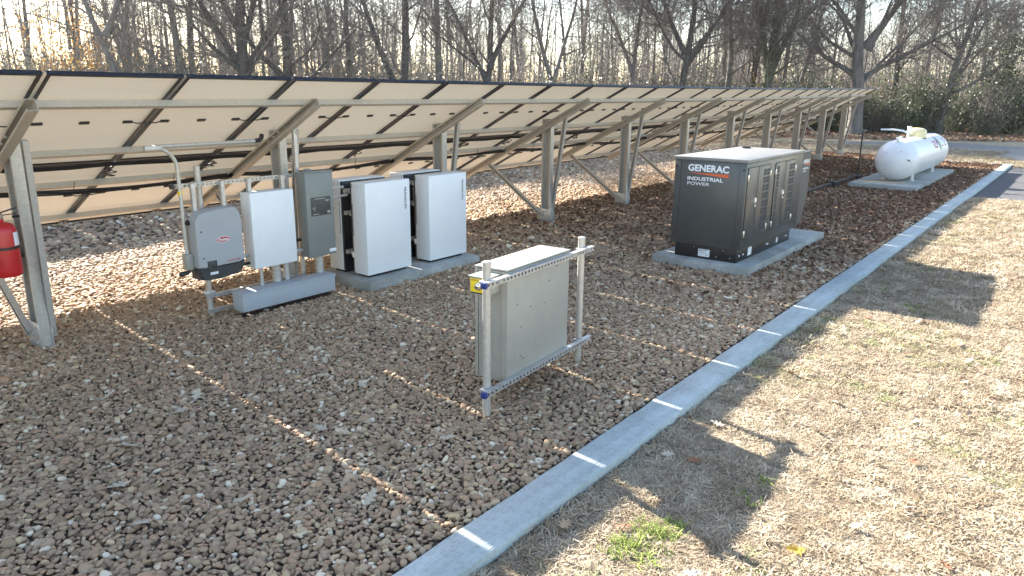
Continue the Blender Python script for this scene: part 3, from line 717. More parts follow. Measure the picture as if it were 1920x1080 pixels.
for _ in range(16):
    a, e = random.uniform(-1.2, .9), random.uniform(-.7, .5); n = Vector((-math.cos(e)*math.cos(a), -math.cos(e)*math.sin(a)*1.0, math.sin(e))).normalized()
    p = Vector((tx0, ty, tz))+n*(tr+.001); t = n.orthogonal().normalized(); u = n.cross(t); s = random.uniform(.004, .013)
    b.poly([p+t*s, p+u*s*1.6, p-t*s, p-u*s])
b.build('rust_speck', BRONZE, sh, smooth=0)
b = MB(); n = Vector((-.72, -.62, .06)).normalized(); p = Vector((tx0, ty, tz))+n*(tr+.003); t = Vector((0, 0, 1)); t = (t-n*t.dot(n)).normalized(); u = n.cross(t); s = .05
b.poly([p+(u+t*.45)*s*1.3, p+(-u*.3+t*.25)*s, p-(u+t*.5)*s*1.5, p+(u*.2-t*.3)*s]); b.build('paint_chip', GAP, sh, smooth=0)
# regulator riser and gas line
rg = thing('gas_riser', 'thin black gas riser pipe standing left of the white tank', 'gas pipe', (22.7, 5.25, 0))
b = MB(); b.tube([(22.9, 5.22, -.1), (22.9, 5.22, 1.42)], .022, 8); b.build('pipe', BLACKP, rg)
b = MB(); b.tube([(22.9, 5.22, 1.40), (23.05, 5.21, 1.425), (23.26, 5.2, 1.43)], .02, 8); b.build('pigtail', BLACKP, rg)
b = MB(); b.box(22.78, 23.02, 5.12, 5.34, .12, .18, .02); b.build('foot', BLACKP, rg)
gl = thing('gas_line', 'black flexible gas line lying on the gravel from generator to tank', 'gas line', (17, 5.4, 0))
pts = [(12.55, 4.4, .25), (12.8, 4.5, .05), (13.6, 4.75, .03), (15.2, 5.15, .03), (17.2, 5.42, .035), (19, 5.5, .05), (20.8, 5.42, .07), (22.0, 5.28, .12), (22.86, 5.22, .16)]
b = MB(); b.tube(pts, .032, 8); b.build('hose', BLACKP, gl)
b = MB(); b.lathe([(.17, 0), (.16, .08), (.08, .13), (.0, .14)], (17.0, 5.38, .0), (0, 0, 1), 16); b.lathe([(.12, 0), (.12, .10), (.0, .12)], (21.1, 5.36, .03), (0, 0, 1), 12); b.build('coupling', BLACKP, gl)
wd = thing('wood_batten', 'pale thin wooden batten lying on the tank pad', 'batten', (22.3, 4.1, .12))
MB().obox((21.85, 4.35, .135), (.25, -1, 0), (1, .25, 0), (0, 0, 1), .55, .035, .014, .003).build('batten', mat('pine', (.55, .40, .25), .7, 0, .15, 4), wd)

# ------------------------------------------------------------------ scattering by instances (stuff)
HID = bpy.data.collections.new('source_shapes')
def scatter(name, P, rot, scl, idx, tint, sources, label=None):
    c = bpy.data.collections.new(name+'_shapes')
    for i, (nm, me) in enumerate(sources):
        c.objects.link(bpy.data.objects.new('%s_%02d' % (nm, i), me))
    me = bpy.data.meshes.new(name); me.vertices.add(len(P)); me.vertices.foreach_set('co', np.ascontiguousarray(P, dtype=np.float32).ravel())
    def at(n, t, v, key):
        a = me.attributes.new(n, t, 'POINT'); a.data.foreach_set(key, np.ascontiguousarray(v).ravel())
    at('rot', 'FLOAT_VECTOR', rot.astype(np.float32), 'vector'); at('scl', 'FLOAT_VECTOR', scl.astype(np.float32), 'vector')
    at('idx', 'INT', idx.astype(np.int32), 'value'); at('tint', 'FLOAT', tint.astype(np.float32), 'value')
    o = link(name, me); tag(o, kind='stuff')
    g = bpy.data.node_groups.new(name, 'GeometryNodeTree')
    g.interface.new_socket('Geometry', in_out='INPUT', socket_type='NodeSocketGeometry'); g.interface.new_socket('Geometry', in_out='OUTPUT', socket_type='NodeSocketGeometry')
    N = g.nodes; L = g.links
    gi, go = N.new('NodeGroupInput'), N.new('NodeGroupOutput')
    ip = N.new('GeometryNodeInstanceOnPoints'); ci = N.new('GeometryNodeCollectionInfo')
    ci.inputs['Collection'].default_value = c; ci.inputs['Separate Children'].default_value = True; ci.inputs['Reset Children'].default_value = True
    ip.inputs['Pick Instance'].default_value = True
    def na(n, t):
        q = N.new('GeometryNodeInputNamedAttribute'); q.data_type = t; q.inputs['Name'].default_value = n
        return [s for s in q.outputs if s.enabled and s.name == 'Attribute'][0]
    er_ = N.new('FunctionNodeEulerToRotation')
    L.new(na('rot', 'FLOAT_VECTOR'), er_.inputs[0]); L.new(er_.outputs[0], ip.inputs['Rotation'])
    L.new(na('scl', 'FLOAT_VECTOR'), ip.inputs['Scale']); L.new(na('idx', 'INT'), ip.inputs['Instance Index'])
    L.new(gi.outputs[0], ip.inputs['Points']); L.new(ci.outputs[0], ip.inputs['Instance']); L.new(ip.outputs[0], go.inputs[0])
    md = o.modifiers.new('scatter', 'NODES'); md.node_group = g
    return o
def tint_mat(name, stops, rough=.8, bump=0., bscale=40, trans=0., interp='LINEAR', noise=.0):
    M = bpy.data.materials.new(name); M.use_nodes = True; N = M.node_tree.nodes; L = M.node_tree.links
    b = N['Principled BSDF']; b.inputs['Roughness'].default_value = rough; b.inputs['Specular IOR Level'].default_value = .3
    a = N.new('ShaderNodeAttribute'); a.attribute_type = 'INSTANCER'; a.attribute_name = 'tint'
    rp = N.new('ShaderNodeValToRGB'); rp.color_ramp.interpolation = interp; E_ = rp.color_ramp.elements
    while len(E_) < len(stops): E_.new(.5)
    for e, (p, c) in zip(E_, stops): e.position = p; e.color = (*c, 1)
    L.new(a.outputs['Fac'], rp.inputs[0]); src = rp.outputs[0]
    if noise:
        tc = N.new('ShaderNodeTexCoord'); n = N.new('ShaderNodeTexNoise'); n.inputs['Scale'].default_value = bscale*.5; n.inputs['Detail'].default_value = 5
        L.new(tc.outputs['Object'], n.inputs[0]); mr = N.new('ShaderNodeMapRange'); mr.inputs[3].default_value = 1-noise; mr.inputs[4].default_value = 1+noise
        mx = N.new('ShaderNodeMix'); mx.data_type = 'RGBA'; mx.blend_type = 'MULTIPLY'; mx.inputs[0].default_value = 1
        L.new(n.outputs[0], mr.inputs[0]); L.new(src, mx.inputs[6]); L.new(mr.outputs[0], mx.inputs[7]); src = mx.outputs[2]
    L.new(src, b.inputs['Base Color'])
    if trans:
        tb = N.new('ShaderNodeBsdfTranslucent'); ms = N.new('ShaderNodeMixShader'); ms.inputs[0].default_value = trans
        L.new(src, tb.inputs[0]); L.new(b.outputs[0], ms.inputs[1]); L.new(tb.outputs[0], ms.inputs[2]); L.new(ms.outputs[0], N['Material Output'].inputs[0])
    return M
def jgrid(x0, x1, y0, y1, step, jit=.45):
    nx, ny = int((x1-x0)/step), int((y1-y0)/step)
    X, Y = np.meshgrid(np.arange(nx), np.arange(ny)); X = X+.5*(Y % 2)
    P = np.stack([x0+(X+.5+rng.uniform(-jit, jit, X.shape))*step, y0+(Y+.5+rng.uniform(-jit, jit, X.shape))*step], -1).reshape(-1, 2)
    return P
def in_view(P, margin=.06):
    d = np.stack([P[:, 0], P[:, 1], np.full(len(P), -CH)], -1)
    z = d@np.array(cF); u = d@np.array(cR2)/z*FPX/1920; v = d@np.array(cU2)/z*FPX/1920
    return (z > .2) & (abs(u) < .5+margin) & (abs(v) < .2813+margin)
GRv = np.vectorize(GR)
def vnoise(P, sc, seed=0):
    r = np.random.default_rng(seed); T = r.uniform(0, 1, (64, 64)); q = P*sc; i = np.floor(q).astype(int); f = q-i; f = f*f*(3-2*f)
    g = lambda a, b: T[(i[:, 0]+a) % 64, (i[:, 1]+b) % 64]
    return (g(0, 0)*(1-f[:, 0])+g(1, 0)*f[:, 0])*(1-f[:, 1])+(g(0, 1)*(1-f[:, 0])+g(1, 1)*f[:, 0])*f[:, 1]
# --- river stones
STONE = tint_mat('river_stone', [(0, (.125, .081, .05)), (.16, (.26, .174, .104)), (.32, (.41, .286, .173)), (.46, (.31, .212, .133)), (.56, (.43, .258, .155)), (.66, (.40, .30, .20)), (.78, (.53, .38, .215)), (.90, (.60, .475, .325)), (1, (.72, .62, .47))], .75, noise=.28, bscale=60)
def stone_mesh(i):
    bm = bmesh.new(); bmesh.ops.create_icosphere(bm, subdivisions=2, radius=.5)
    r = np.random.default_rng(100+i); dirs = r.normal(size=(9, 3)); dirs /= np.linalg.norm(dirs, axis=1)[:, None]; hs = r.uniform(.28, .45, 9)
    for v in bm.verts:
        p = np.array(v.co)
        for d, h in zip(dirs, hs):       # cut flat-ish facets
            k = p@d-h
            if k > 0: p = p-d*k*.92
        v.co = Vector((p*np.array([1, 1, .62])).tolist())
    me = bpy.data.meshes.new('stone'); bm.to_mesh(me); bm.free(); me.materials.append(STONE)
    me.polygons.foreach_set('use_smooth', [True]*len(me.polygons)); return me
stones = [('stone', stone_mesh(i)) for i in range(10)]
SOLID = [(4.215, 5.465, 6.99, 7.2), (5.77, 7.83, 6.7, 7.72), (9.61, 13.18, 3.415, 4.88), (21.24, 27.45, 3.39, 5.06)]
def clear(P, pad=.0):
    k = np.ones(len(P), bool)
    for x0, x1, y0, y1 in SOLID: k &= ~((P[:, 0] > x0-pad) & (P[:, 0] < x1+pad) & (P[:, 1] > y0-pad) & (P[:, 1] < y1+pad))
    return k
PP = []; SS = []
for (x0, x1, y0, y1, step, sz) in ((0, 8, 2.46, 8.6, .0305, .0395), (8, 14, 2.46, 8.6, .037, .046), (14, 21, 2.46, 9, .052, .058), (21, 32.24, 2.46, 9, .07, .072), (-1, 9, 8.6, 12, .046, .054), (9, 32.24, 8.6, 12, .065, .068), (0, 32.24, 12, 24, .11, .10)):
    P = jgrid(x0, x1, y0, y1, step); P = P[in_view(P)]; P = P[clear(P, -.01)]; PP.append(P)
    s = sz*np.exp(rng.normal(0, .28, len(P))); SS.append(s)
P = np.concatenate(PP); s = np.concatenate(SS); n = len(P)
k = (P[:, 1] > 2.49) & (P[:, 0] < 32.22); P, s = P[k], s[k]; n = len(P)
z = GRv(P[:, 0], P[:, 1])-.012+rng.uniform(-.008, .012, n)+.010*(vnoise(P, 3.1, 3)-.5)
rot = np.stack([rng.normal(0, .35, n), rng.normal(0, .35, n), rng.uniform(0, 6.28, n)], -1)
scl = np.stack([s*rng.uniform(1.0, 1.45, n), s*rng.uniform(.75, 1.05, n), s*rng.uniform(.75, 1.15, n)], -1)
tn = np.clip(.5*rng.uniform(0, 1, n)+.25*rng.uniform(0, 1, n)+.22*vnoise(P, 1.3, 5)+rng.choice([0, 0, 0, 0, .25, -.2], n), 0, 1)
tn = np.where(rng.uniform(0, 1, n) < .02, rng.uniform(.9, 1, n), tn)
scatter('gravel', np.column_stack([P, z]), rot, scl, rng.integers(0, 10, n), tn, stones)
print('stones', n)
# --- lawn of dormant grass
def blade_mesh(i, nb, h, lean, spread, w=.0035):
    r = np.random.default_rng(200+i); V = []; F_ = []
    for _ in range(nb):
        a = r.uniform(0, 6.28); d = np.array([math.cos(a), math.sin(a), 0]); sd = np.array([-d[1], d[0], 0]); b0 = np.append(r.uniform(-spread, spread, 2), 0)
        L_ = h*r.uniform(.5, 1.2); ln = lean*r.uniform(.3, 1.5); ww_ = w*r.uniform(.7, 1.3); k = len(V)
        for t, wt in ((0, 1), (.45, .85), (.8, .5), (1, .08)):
            p = b0+d*L_*ln*t**1.5+np.array([0, 0, L_*t*max(.1, 1-.75*ln*t)]); V += [tuple(p-sd*ww_*wt), tuple(p+sd*ww_*wt)]
        for j in range(3): F_.append((k+2*j, k+2*j+1, k+2*j+3, k+2*j+2))
    me = bpy.data.meshes.new('tuft'); me.from_pydata(V, [], F_); return me
GRASS = tint_mat('dormant_grass', [(0, (.13, .09, .055)), (.25, (.29, .22, .145)), (.55, (.47, .385, .27)), (.8, (.64, .56, .43)), (.86, (.42, .39, .21)), (1, (.20, .26, .08))], .85, trans=.12)
GREEN = tint_mat('green_grass', [(0, (.17, .22, .05)), (1, (.33, .39, .11))], .6, trans=.35)
tufts = []
for i in range(6):
    me = blade_mesh(i, 30, .042, 1.0, .036, .0023); me.materials.append(GRASS); tufts.append(('tuft', me))
def lawn_pts():
    L_ = []
    for (x0, x1, y0, y1, st) in ((2.2, 6.5, -1, 2.17, .026), (6.5, 11, -2, 2.17, .036), (11, 21.5, -3, 2.17, .055)):
        p = jgrid(x0, x1, y0, y1, st); p = p[in_view(p, .04)]; L_.append((p, np.full(len(p), st/.026)))
    p = jgrid(2.2, 21.4, 2.11, 2.183, .03); p = p[in_view(p, .04)]; L_.append((p, np.full(len(p), 1.6)))
    for (x0, x1, y0, y1, st) in ((32.56, 42.5, 2, 20, .12), (31.7, 36, -3, 2.2, .12)):
        p = jgrid(x0, x1, y0, y1, st); p = p[in_view(p, .04)]; L_.append((p, np.full(len(p), 3.2)))
    return np.concatenate([a for a, _ in L_]), np.concatenate([b for _, b in L_])
P, sc_ = lawn_pts()
k = ~((P[:, 0] > 40.8) & (P[:, 1] < 11)) ; k &= ~((P[:, 0] > 34.2) & (P[:, 1] < 3.0) & (P[:, 0]*.53-P[:, 1] > 16.6)); P, sc_ = P[k], sc_[k]; n = len(P)
gn = vnoise(P, 1.1, 11)*.6+vnoise(P, 3.7, 12)*.4
tn = np.clip(rng.uniform(.15, .78, n)*.75+.25*vnoise(P, 6, 13), 0, .79); tn = np.where((gn > .66) & (rng.uniform(0, 1, n) < .22), rng.uniform(.84, .97, n), tn)
clump = .35+.75*vnoise(P, 9, 14)+.5*vnoise(P, 2.6, 15)
s = sc_**.7*rng.uniform(.7, 1.25, n)*clump
scl = np.stack([s*1.15, s*1.15, s*rng.uniform(.55, 1.0, n)], -1)
scatter('lawn', np.column_stack([P, np.full(n, -.058)]), np.stack([rng.normal(0, .15, n), rng.normal(0, .15, n), rng.uniform(0, 6.28, n)], -1), scl, rng.integers(0, 6, n), tn, tufts)
print('tufts', n)
gt = []
for i in range(4):
    me = blade_mesh(50+i, 16, .07, .9, .04, .0036); me.materials.append(GREEN); gt.append(('green_tuft', me))
CG = [(3.40, 1.63, .07, 16), (3.52, 1.60, .06, 12), (3.30, 1.64, .05, 8), (3.16, 1.70, .06, 8), (3.25, 1.52, .06, 6), (4.08, 1.29, .08, 3), (4.30, 1.30, .10, 2), (6.1, 1.95, .06, 3), (9.6, 1.2, .25, 14), (10.5, 1.9, .2, 10), (3.0, 1.35, .05, 3), (11.6, 1.6, .3, 12), (8.6, .9, .2, 8)]
P = np.concatenate([np.array([[a, b]])+rng.normal(0, r, (k, 2)) for a, b, r, k in CG]); P = P[P[:, 1] < 2.16]; n = len(P); s = rng.uniform(.6, 1.25, n)
scatter('green_grass_patches', np.column_stack([P, np.full(n, -.056)]), np.stack([rng.normal(0, .2, n), rng.normal(0, .2, n), rng.uniform(0, 6.28, n)], -1), np.stack([s, s, s], -1), rng.integers(0, 4, n), rng.uniform(0, 1, n), gt)
# --- leaf litter bits: brown crumbs over the far gravel and the woodland edge
def leaf_mesh(i, detail=True):
    r = np.random.default_rng(300+i); n = 4 if detail else 5; half = []
    for j in range(n*2+1):
        t = j/(n*2); base = math.sin(math.pi*min(1, t*1.02))**.8*.30; lob = base*(1.35 if j % 2 else .42) if detail else base
        half.append((t-.5, max(.012, lob*r.uniform(.8, 1.2))))
    V = [(x, 0, 0) for x, _ in half]+[(x+(.05 if j % 2 else 0), wv, .10*wv+.05*math.sin(6*x)) for j, (x, wv) in enumerate(half)]+[(x+(.05 if j % 2 else 0), -wv, .16*wv+.05*math.sin(5*x+1)) for j, (x, wv) in enumerate(half)]
    m_ = len(half); F_ = []
    for j in range(m_-1): F_ += [(j, j+1, m_+j+1, m_+j), (j+1, j, 2*m_+j, 2*m_+j+1)]
    V = [(x, y, z+.35*x*x) for x, y, z in V]
    V += [(-.5, .008, .09), (-.72, .006, .12), (-.72, -.006, .12), (-.5, -.008, .09)]; q = len(V); F_.append((q-4, q-3, q-2, q-1))
    me = bpy.data.meshes.new('leaf'); me.from_pydata(V, [], F_); return me
LITTER = tint_mat('leaf_litter', [(0, (.09, .048, .028)), (.4, (.19, .105, .062)), (.75, (.28, .175, .11)), (1, (.36, .26, .18))], .85, trans=.15)
lm = []
for i in range(4):
    me = leaf_mesh(i, False); me.materials.append(LITTER); lm.append(('litter', me))
A1 = jgrid(7.5, 32.2, 2.5, 8.8, .07); A1 = A1[in_view(A1)]; A1 = A1[clear(A1)]; A1 = A1[rng.uniform(0, 1, len(A1)) < np.clip((A1[:, 0]-7.5)/7, .05, 1)*(.4+.8*vnoise(A1, .9, 21))]
z1 = GRv(A1[:, 0], A1[:, 1])+rng.uniform(.008, .022, len(A1)); s1 = rng.uniform(.045, .085, len(A1))*(1+.02*A1[:, 0])
A2 = rng.uniform(0, 1, (26000, 2)); th = R(2)+A2[:, 0]*R(74); rr = 40+A2[:, 1]**1.3*40; A2 = np.stack([rr*np.cos(th), rr*np.sin(th)], -1)
A2 = A2[in_view(A2)]
def inside(P):
    pts = FE+FO[::-1]; c = np.zeros(len(P), bool)
    for (xa, ya), (xb, yb) in zip(pts, pts[1:]+pts[:1]):
        cr = ((ya > P[:, 1]) != (yb > P[:, 1])) & (P[:, 0] < (xb-xa)*(P[:, 1]-ya)/(yb-ya+1e-12)+xa); c ^= cr
    return c
A2 = A2[inside(A2)]; z2 = np.full(len(A2), -.02); s2 = rng.uniform(.15, .30, len(A2))
P = np.concatenate([A1, A2]); n = len(P); zz = np.concatenate([z1, z2]); s = np.concatenate([s1, s2])
tn = np.concatenate([rng.uniform(0, .7, len(A1)), rng.uniform(.3, 1, len(A2))])
scatter('leaf_litter', np.column_stack([P, zz]), np.stack([rng.normal(0, .5, n), rng.normal(0, .5, n), rng.uniform(0, 6.28, n)], -1), np.stack([s, s, s], -1), rng.integers(0, 4, n), tn, lm)
print('litter', n)

# --- single fallen oak leaves
LF = {'pale': mat('dry_leaf_pale', (.46, .39, .29), .8, 0, .15, 9), 'brown': mat('dry_leaf_brown', (.22, .10, .05), .8, 0, .25, 9), 'yellow': mat('dry_leaf_yellow', (.62, .36, .04), .7, 0, .15, 9), 'tan': mat('dry_leaf_tan', (.36, .25, .16), .8, 0, .2, 9)}
LMESH = {}
for kx in LF:
    for i in range(3):
        me = leaf_mesh(20+i); me.materials.append(LF[kx]); LMESH[kx, i] = me
def leaf(x, y, kx, sz, group, label):
    o = link('fallen_leaf', LMESH[kx, random.randrange(3)]); zb = GR(x, y)+.018 if y > 2.46 else (-.022 if y < 2.18 else .016)
    o.location = (x, y, zb); o.rotation_euler = (random.gauss(0, .25), random.gauss(0, .25), random.uniform(0, 6.28)); o.scale = (sz, sz*random.uniform(.8, 1.1), sz)
    tag(o, label, 'leaf', group)
for x, y in ((3.635, 5.51), (2.75, 5.356), (2.513, 5.166), (1.712, 4.417), (1.867, 4.225), (2.113, 3.677), (3.476, 3.276), (5.771, 6.465), (4.481, 6.973), (3.739, 4.497), (4.59, 6.683), (3.2, 6.3), (4.4, 5.6), (3.0, 4.1), (2.3, 5.9), (2.6, 3.1), (3.9, 5.2), (5.1, 5.0), (4.2, 4.2), (6.4, 5.4), (7.2, 4.6), (2.0, 4.9), (3.3, 7.0), (5.6, 4.1), (6.9, 3.3), (8.3, 5.0), (7.7, 6.1), (1.6, 3.9)):
    leaf(x, y, 'pale', random.uniform(.10, .15), 'pale oak leaves on the gravel', 'pale dry oak leaf lying on the gravel')
for _ in range(26):
    x = random.uniform(2.9, 12); leaf(x, random.uniform(-.5-.08*x, 2.1), random.choice(('brown', 'brown', 'tan')), random.uniform(.08, .13), 'brown leaves on the dry lawn', 'brown dry leaf lying on the dormant lawn')
for _ in range(16):
    x = random.uniform(2.9, 10); leaf(x, random.uniform(-.3-.08*x, 2.1), 'pale', random.uniform(.08, .12), 'pale leaves on the dry lawn', 'pale dry leaf lying on the dormant lawn')
leaf(3.746, .92, 'yellow', .13, None, 'bright yellow leaf on the lawn near the lower picture edge')
leaf(3.15, 2.05, 'tan', .14, None, 'tan curled leaf on the grass against the kerb face')

# ------------------------------------------------------------------ woodland
class TB:                    # fast tube builder
    def __init__(s): s.V = []; s.F = []
    def tube(s, P, rs, sides):
        k0 = len(s.V); up = np.array([.31, .17, .93]); n = len(P)
        for i in range(n):
            d = P[min(i+1, n-1)]-P[max(i-1, 0)]; d = d/(np.linalg.norm(d)+1e-9); a = np.cross(d, up); a /= (np.linalg.norm(a)+1e-9); b = np.cross(a, d)
            for q in range(sides):
                t = 6.28318*q/sides; s.V.append(tuple(P[i]+(a*math.cos(t)+b*math.sin(t))*rs[i]))
        for i in range(n-1):
            for q in range(sides):
                q2 = (q+1) % sides; s.F.append((k0+i*sides+q, k0+i*sides+q2, k0+(i+1)*sides+q2, k0+(i+1)*sides+q))
    def leafquad(s, p, sz, r):
        u = r.normal(size=3); u /= np.linalg.norm(u); v = np.cross(u, r.normal(size=3)); v /= np.linalg.norm(v)+1e-9; k = len(s.V)
        s.V += [tuple(p-u*sz), tuple(p+v*sz*.45), tuple(p+u*sz), tuple(p-v*sz*.45)]; s.F.append((k, k+1, k+2, k+3))
    def mesh(s, name, M, smooth=True):
        me = bpy.data.meshes.new(name); me.from_pydata(s.V, [], s.F); me.materials.append(M)
        if smooth: me.polygons.foreach_set('use_smooth', [True]*len(me.polygons))
        return me
def grow(seed, H, r0, lean=(0, 0), forks=(), limbs=12, first=.18, limb_len=.38, limb_up=.5, twigs=9, maxlev=4, droop=0., wob=.034):
    r = np.random.default_rng(seed); trunk, crown = TB(), TB()
    def branch(p, d, L_, rad, lev, rend):
        n = max(4, int(L_/.55)) if lev < 2 else max(3, int(L_/.4)); n = min(n, 26); P = [p]; D = [d]; st = L_/n
        for i in range(n):
            d = d+r.normal(0, wob*(1+1.3*lev), 3)+np.array([0, 0, (.035 if lev else .02)-droop*(lev > 0)]); d = d/np.linalg.norm(d); p = p+d*st; P.append(p); D.append(d)
        rs = [lerp(rad, rend, (i/n)**.85) for i in range(n+1)]
        if lev == 0: rs[0] *= 1.55; rs[1] *= 1.08
        sides = 9 if rad > .12 else 6 if rad > .05 else 4 if rad > .02 else 3
        (trunk if lev < 1 or rad > .085 else crown).tube(np.array(P), rs, sides)
        if lev >= maxlev: return
        if lev == 0: m_ = limbs; t0 = first
        else: m_ = int(twigs*(.55 if lev > 2 else 1)*min(1.3, L_/2.2)+r.uniform(0, 1.6)); t0 = .18
        for j in range(m_):
            t = t0+(1-t0)*((j+r.uniform(0, 1))/m_); i = min(n-1, int(t*n)); f = t*n-i; q = P[i]*(1-f)+P[i+1]*f; ax = D[min(i+1, n)]
            o = r.normal(size=3); o -= ax*(o@ax); o /= np.linalg.norm(o)+1e-9; an = r.uniform(.55, 1.15) if lev else r.uniform(.6, 1.3)
            nd = ax*math.cos(an)+o*math.sin(an); 
            if lev == 0: nd[2] = nd[2]*.6+limb_up*r.uniform(.2, 1)
            nd /= np.linalg.norm(nd); rr_ = max(.010, rs[i]*r.uniform(.28, .55))
            ll = H*limb_len*r.uniform(.5, 1.1)*(1.15-.7*t) if lev == 0 else L_*r.uniform(.35, .62)
            if ll < .25: continue
            branch(q, nd, ll, rr_, lev+1, max(.007, rr_*.25))
    d0 = np.array([lean[0], lean[1], 1.]); d0 /= np.linalg.norm(d0)
    branch(np.array([0., 0, -.15]), d0, H, r0, 0, r0*.22)
    for (h, fx, fy, fr, fl) in forks:
        d = np.array([fx, fy, 1.]); d /= np.linalg.norm(d); n0 = len(trunk.V)
        branch(d0*h+np.array([0, 0, -.15]), d, fl, r0*fr, 0, r0*fr*.2)
    return trunk, crown
BARKS = {'dark': BARK, 'grey': mat('bark_grey', (.14, .132, .125), .9, 0, .4, 5, .8, 20, stretch=(1, 1, .25)), 'mossy': mat('bark_ivy', (.075, .085, .05), .9, 0, .5, 4, .8, 20)}
def pix_dir(u, v=150):
    d = cF+cR2*((u-960)/FPX)-cU2*((v-540)/FPX); return math.atan2(d.y, d.x)
def edge_dist(th):           # distance of the wood's front trees by bearing
    t = math.degrees(th); return float(np.interp(t, [0, 5, 10, 15, 20, 30, 45, 60, 75, 90], [62, 59, 57, 55, 53, 50, 47, 45, 45, 46]))
def add_tree(tm, cm, loc, rz, sc, label, group=None, name='bare_tree', cat='tree'):
    t = thing(name, label, cat, loc, group); t.rotation_euler.z = rz; t.scale = (sc, sc, sc)
    a = link('trunk', tm); a.parent = t; c = link('crown', cm); c.parent = t; return t
# individually placed front trees: (u, width px, distance factor, bark, lean right, forks, limbs, first, limb_len, limb_up, label)
MAIN = [
 (250, 13, .98, 'grey', -.20, [(5.2, .5, .1, .8, 9)], 9, .12, .33, .3, 'leaning grey tree with a right hand fork above the leftmost panels'),
 (347, 16, 1.0, 'grey', -.02, [], 10, .10, .40, .2, 'straight grey trunk with low level limbs left of the spreading oak'),
 (457, 25, .97, 'dark', .0, [(3.4, .75, .0, .6, 9), (3.6, -.7, .1, .55, 9), (4.6, .35, -.2, .5, 9)], 12, .15, .45, .25, 'thick trunked tree fanning into many heavy limbs from low down'),
 (536, 21, .98, 'dark', -.02, [(3.2, -.9, .0, .45, 8)], 10, .12, .42, .3, 'stout dark tree with a long limb sweeping left'),
 (655, 13, 1.02, 'dark', .03, [], 9, .2, .32, .5, 'slender dark tree right of the stout one'),
 (752, 19, .97, 'dark', -.02, [(2.3, -.48, .05, .7, 11)], 11, .2, .38, .4, 'dark twin stemmed tree with its left stem leaning out'),
 (822, 17, 1.02, 'grey', .0, [], 8, .3, .26, .5, 'plain upright grey trunk right of the twin stemmed tree'),
 (905, 15, .98, 'dark', .10, [(4.0, .45, .0, .7, 9), (3.0, -.5, .1, .6, 8)], 11, .2, .38, .4, 'dark tree splitting into a wide V above the middle panels'),
 (1045, 12, 1.0, 'grey', -.12, [(3.0, .35, .0, .7, 9)], 10, .2, .36, .4, 'thin grey tree with crossing leaning stems'),
 (1180, 11, 1.03, 'grey', .05, [(3.8, -.3, .1, .7, 8)], 10, .2, .36, .4, 'thin forked tree left of the dense dark oak'),
 (1267, 16, .96, 'dark', .10, [(4.6, .9, .0, .6, 9), (5.0, -.6, .0, .6, 9), (4.0, .8, .1, .45, 8)], 18, .15, .45, .25, 'dense dark oak with upswept limbs and a mass of twigs'),
 (1362, 12, 1.0, 'grey', .0, [], 10, .2, .30, .4, 'slim grey trunk right of the dense dark oak'),
 (1400, 14, 1.02, 'dark', -.02, [], 9, .25, .30, .5, 'dark upright trunk beside the ivy clad forked tree'),
 (1435, 19, .97, 'mossy', .03, [(3.6, .4, .0, .7, 9), (4.2, -.3, .0, .6, 9)], 10, .2, .36, .4, 'forked tree with an ivy green lower trunk'),
 (1490, 10, 1.05, 'grey', .10, [], 10, .2, .34, .4, 'thin leaning tree right of the ivy clad one'),
 (1612, 25, .95, 'grey', .02, [(5.4, .5, .0, .6, 8), (3.6, 1.5, .05, .38, 8)], 13, .15, .42, .25, 'tall grey tree with one long limb reaching right behind the array end'),
 (1672, 14, 1.03, 'dark', .03, [], 10, .2, .32, .4, 'dark trunk behind the long reaching limb'),
 (1770, 13, 1.0, 'grey', .10, [(3, .5, .1, .6, 7)], 12, .15, .36, .3, 'leaning grey tree above the gas tank'),
]
for i, (u, wpx, df, bk_, lean, fk, nl, fi, ll, lu, lab) in enumerate(MAIN):
    th = pix_dir(u); dd = edge_dist(th)*df; r0 = wpx/FPX*dd*.5
    tx, ty_ = math.sin(th), -math.cos(th)      # picture-right direction on the ground
    forks = [(h, fx*tx+fy*math.cos(th), fx*ty_+fy*math.sin(th), fr, fl) for h, fx, fy, fr, fl in fk]
    T, C_ = grow(500+i, 14.5, r0, (lean*tx, lean*ty_), forks, nl, fi, ll, lu, twigs=9, maxlev=4)
    add_tree(T.mesh('trunk', BARKS[bk_]), C_.mesh('crown', TWIG), (dd*math.cos(th), dd*math.sin(th), -.05), 0, 1, lab)
MID = []
for i in range(6):
    T, C_ = grow(700+i, random.uniform(12, 15), .13+.025*i, (random.uniform(-.06, .06), random.uniform(-.06, .06)), [(random.uniform(2.5, 5), random.uniform(-.35, .35), .1, .7, 8)] if i % 2 else [], 10, .2, .24, .6, twigs=7, maxlev=4, wob=.028)
    MID.append((T.mesh('trunk', BARKS['grey' if i % 2 else 'dark']), C_.mesh('crown', TWIG)))
POL = []
for i in range(5):
    T, C_ = grow(850+i, random.uniform(11, 14), .055+.012*i, (random.uniform(-.05, .05), random.uniform(-.05, .05)), [], 9, .25, .15, .8, twigs=5, maxlev=3, wob=.022)
    POL.append((T.mesh('trunk', BARKS['dark' if i % 2 else 'grey']), C_.mesh('crown', TWIG)))
SAP = []
for i in range(6):
    T, C_ = grow(800+i, random.uniform(6, 9), .035+.008*i, (random.uniform(-.12, .12), random.uniform(-.12, .12)), [], 14, .08, .25, .5, twigs=6, maxlev=3, wob=.06)
    SAP.append((T.mesh('trunk', BARKS['grey']), C_.mesh('crown', TWIG)))
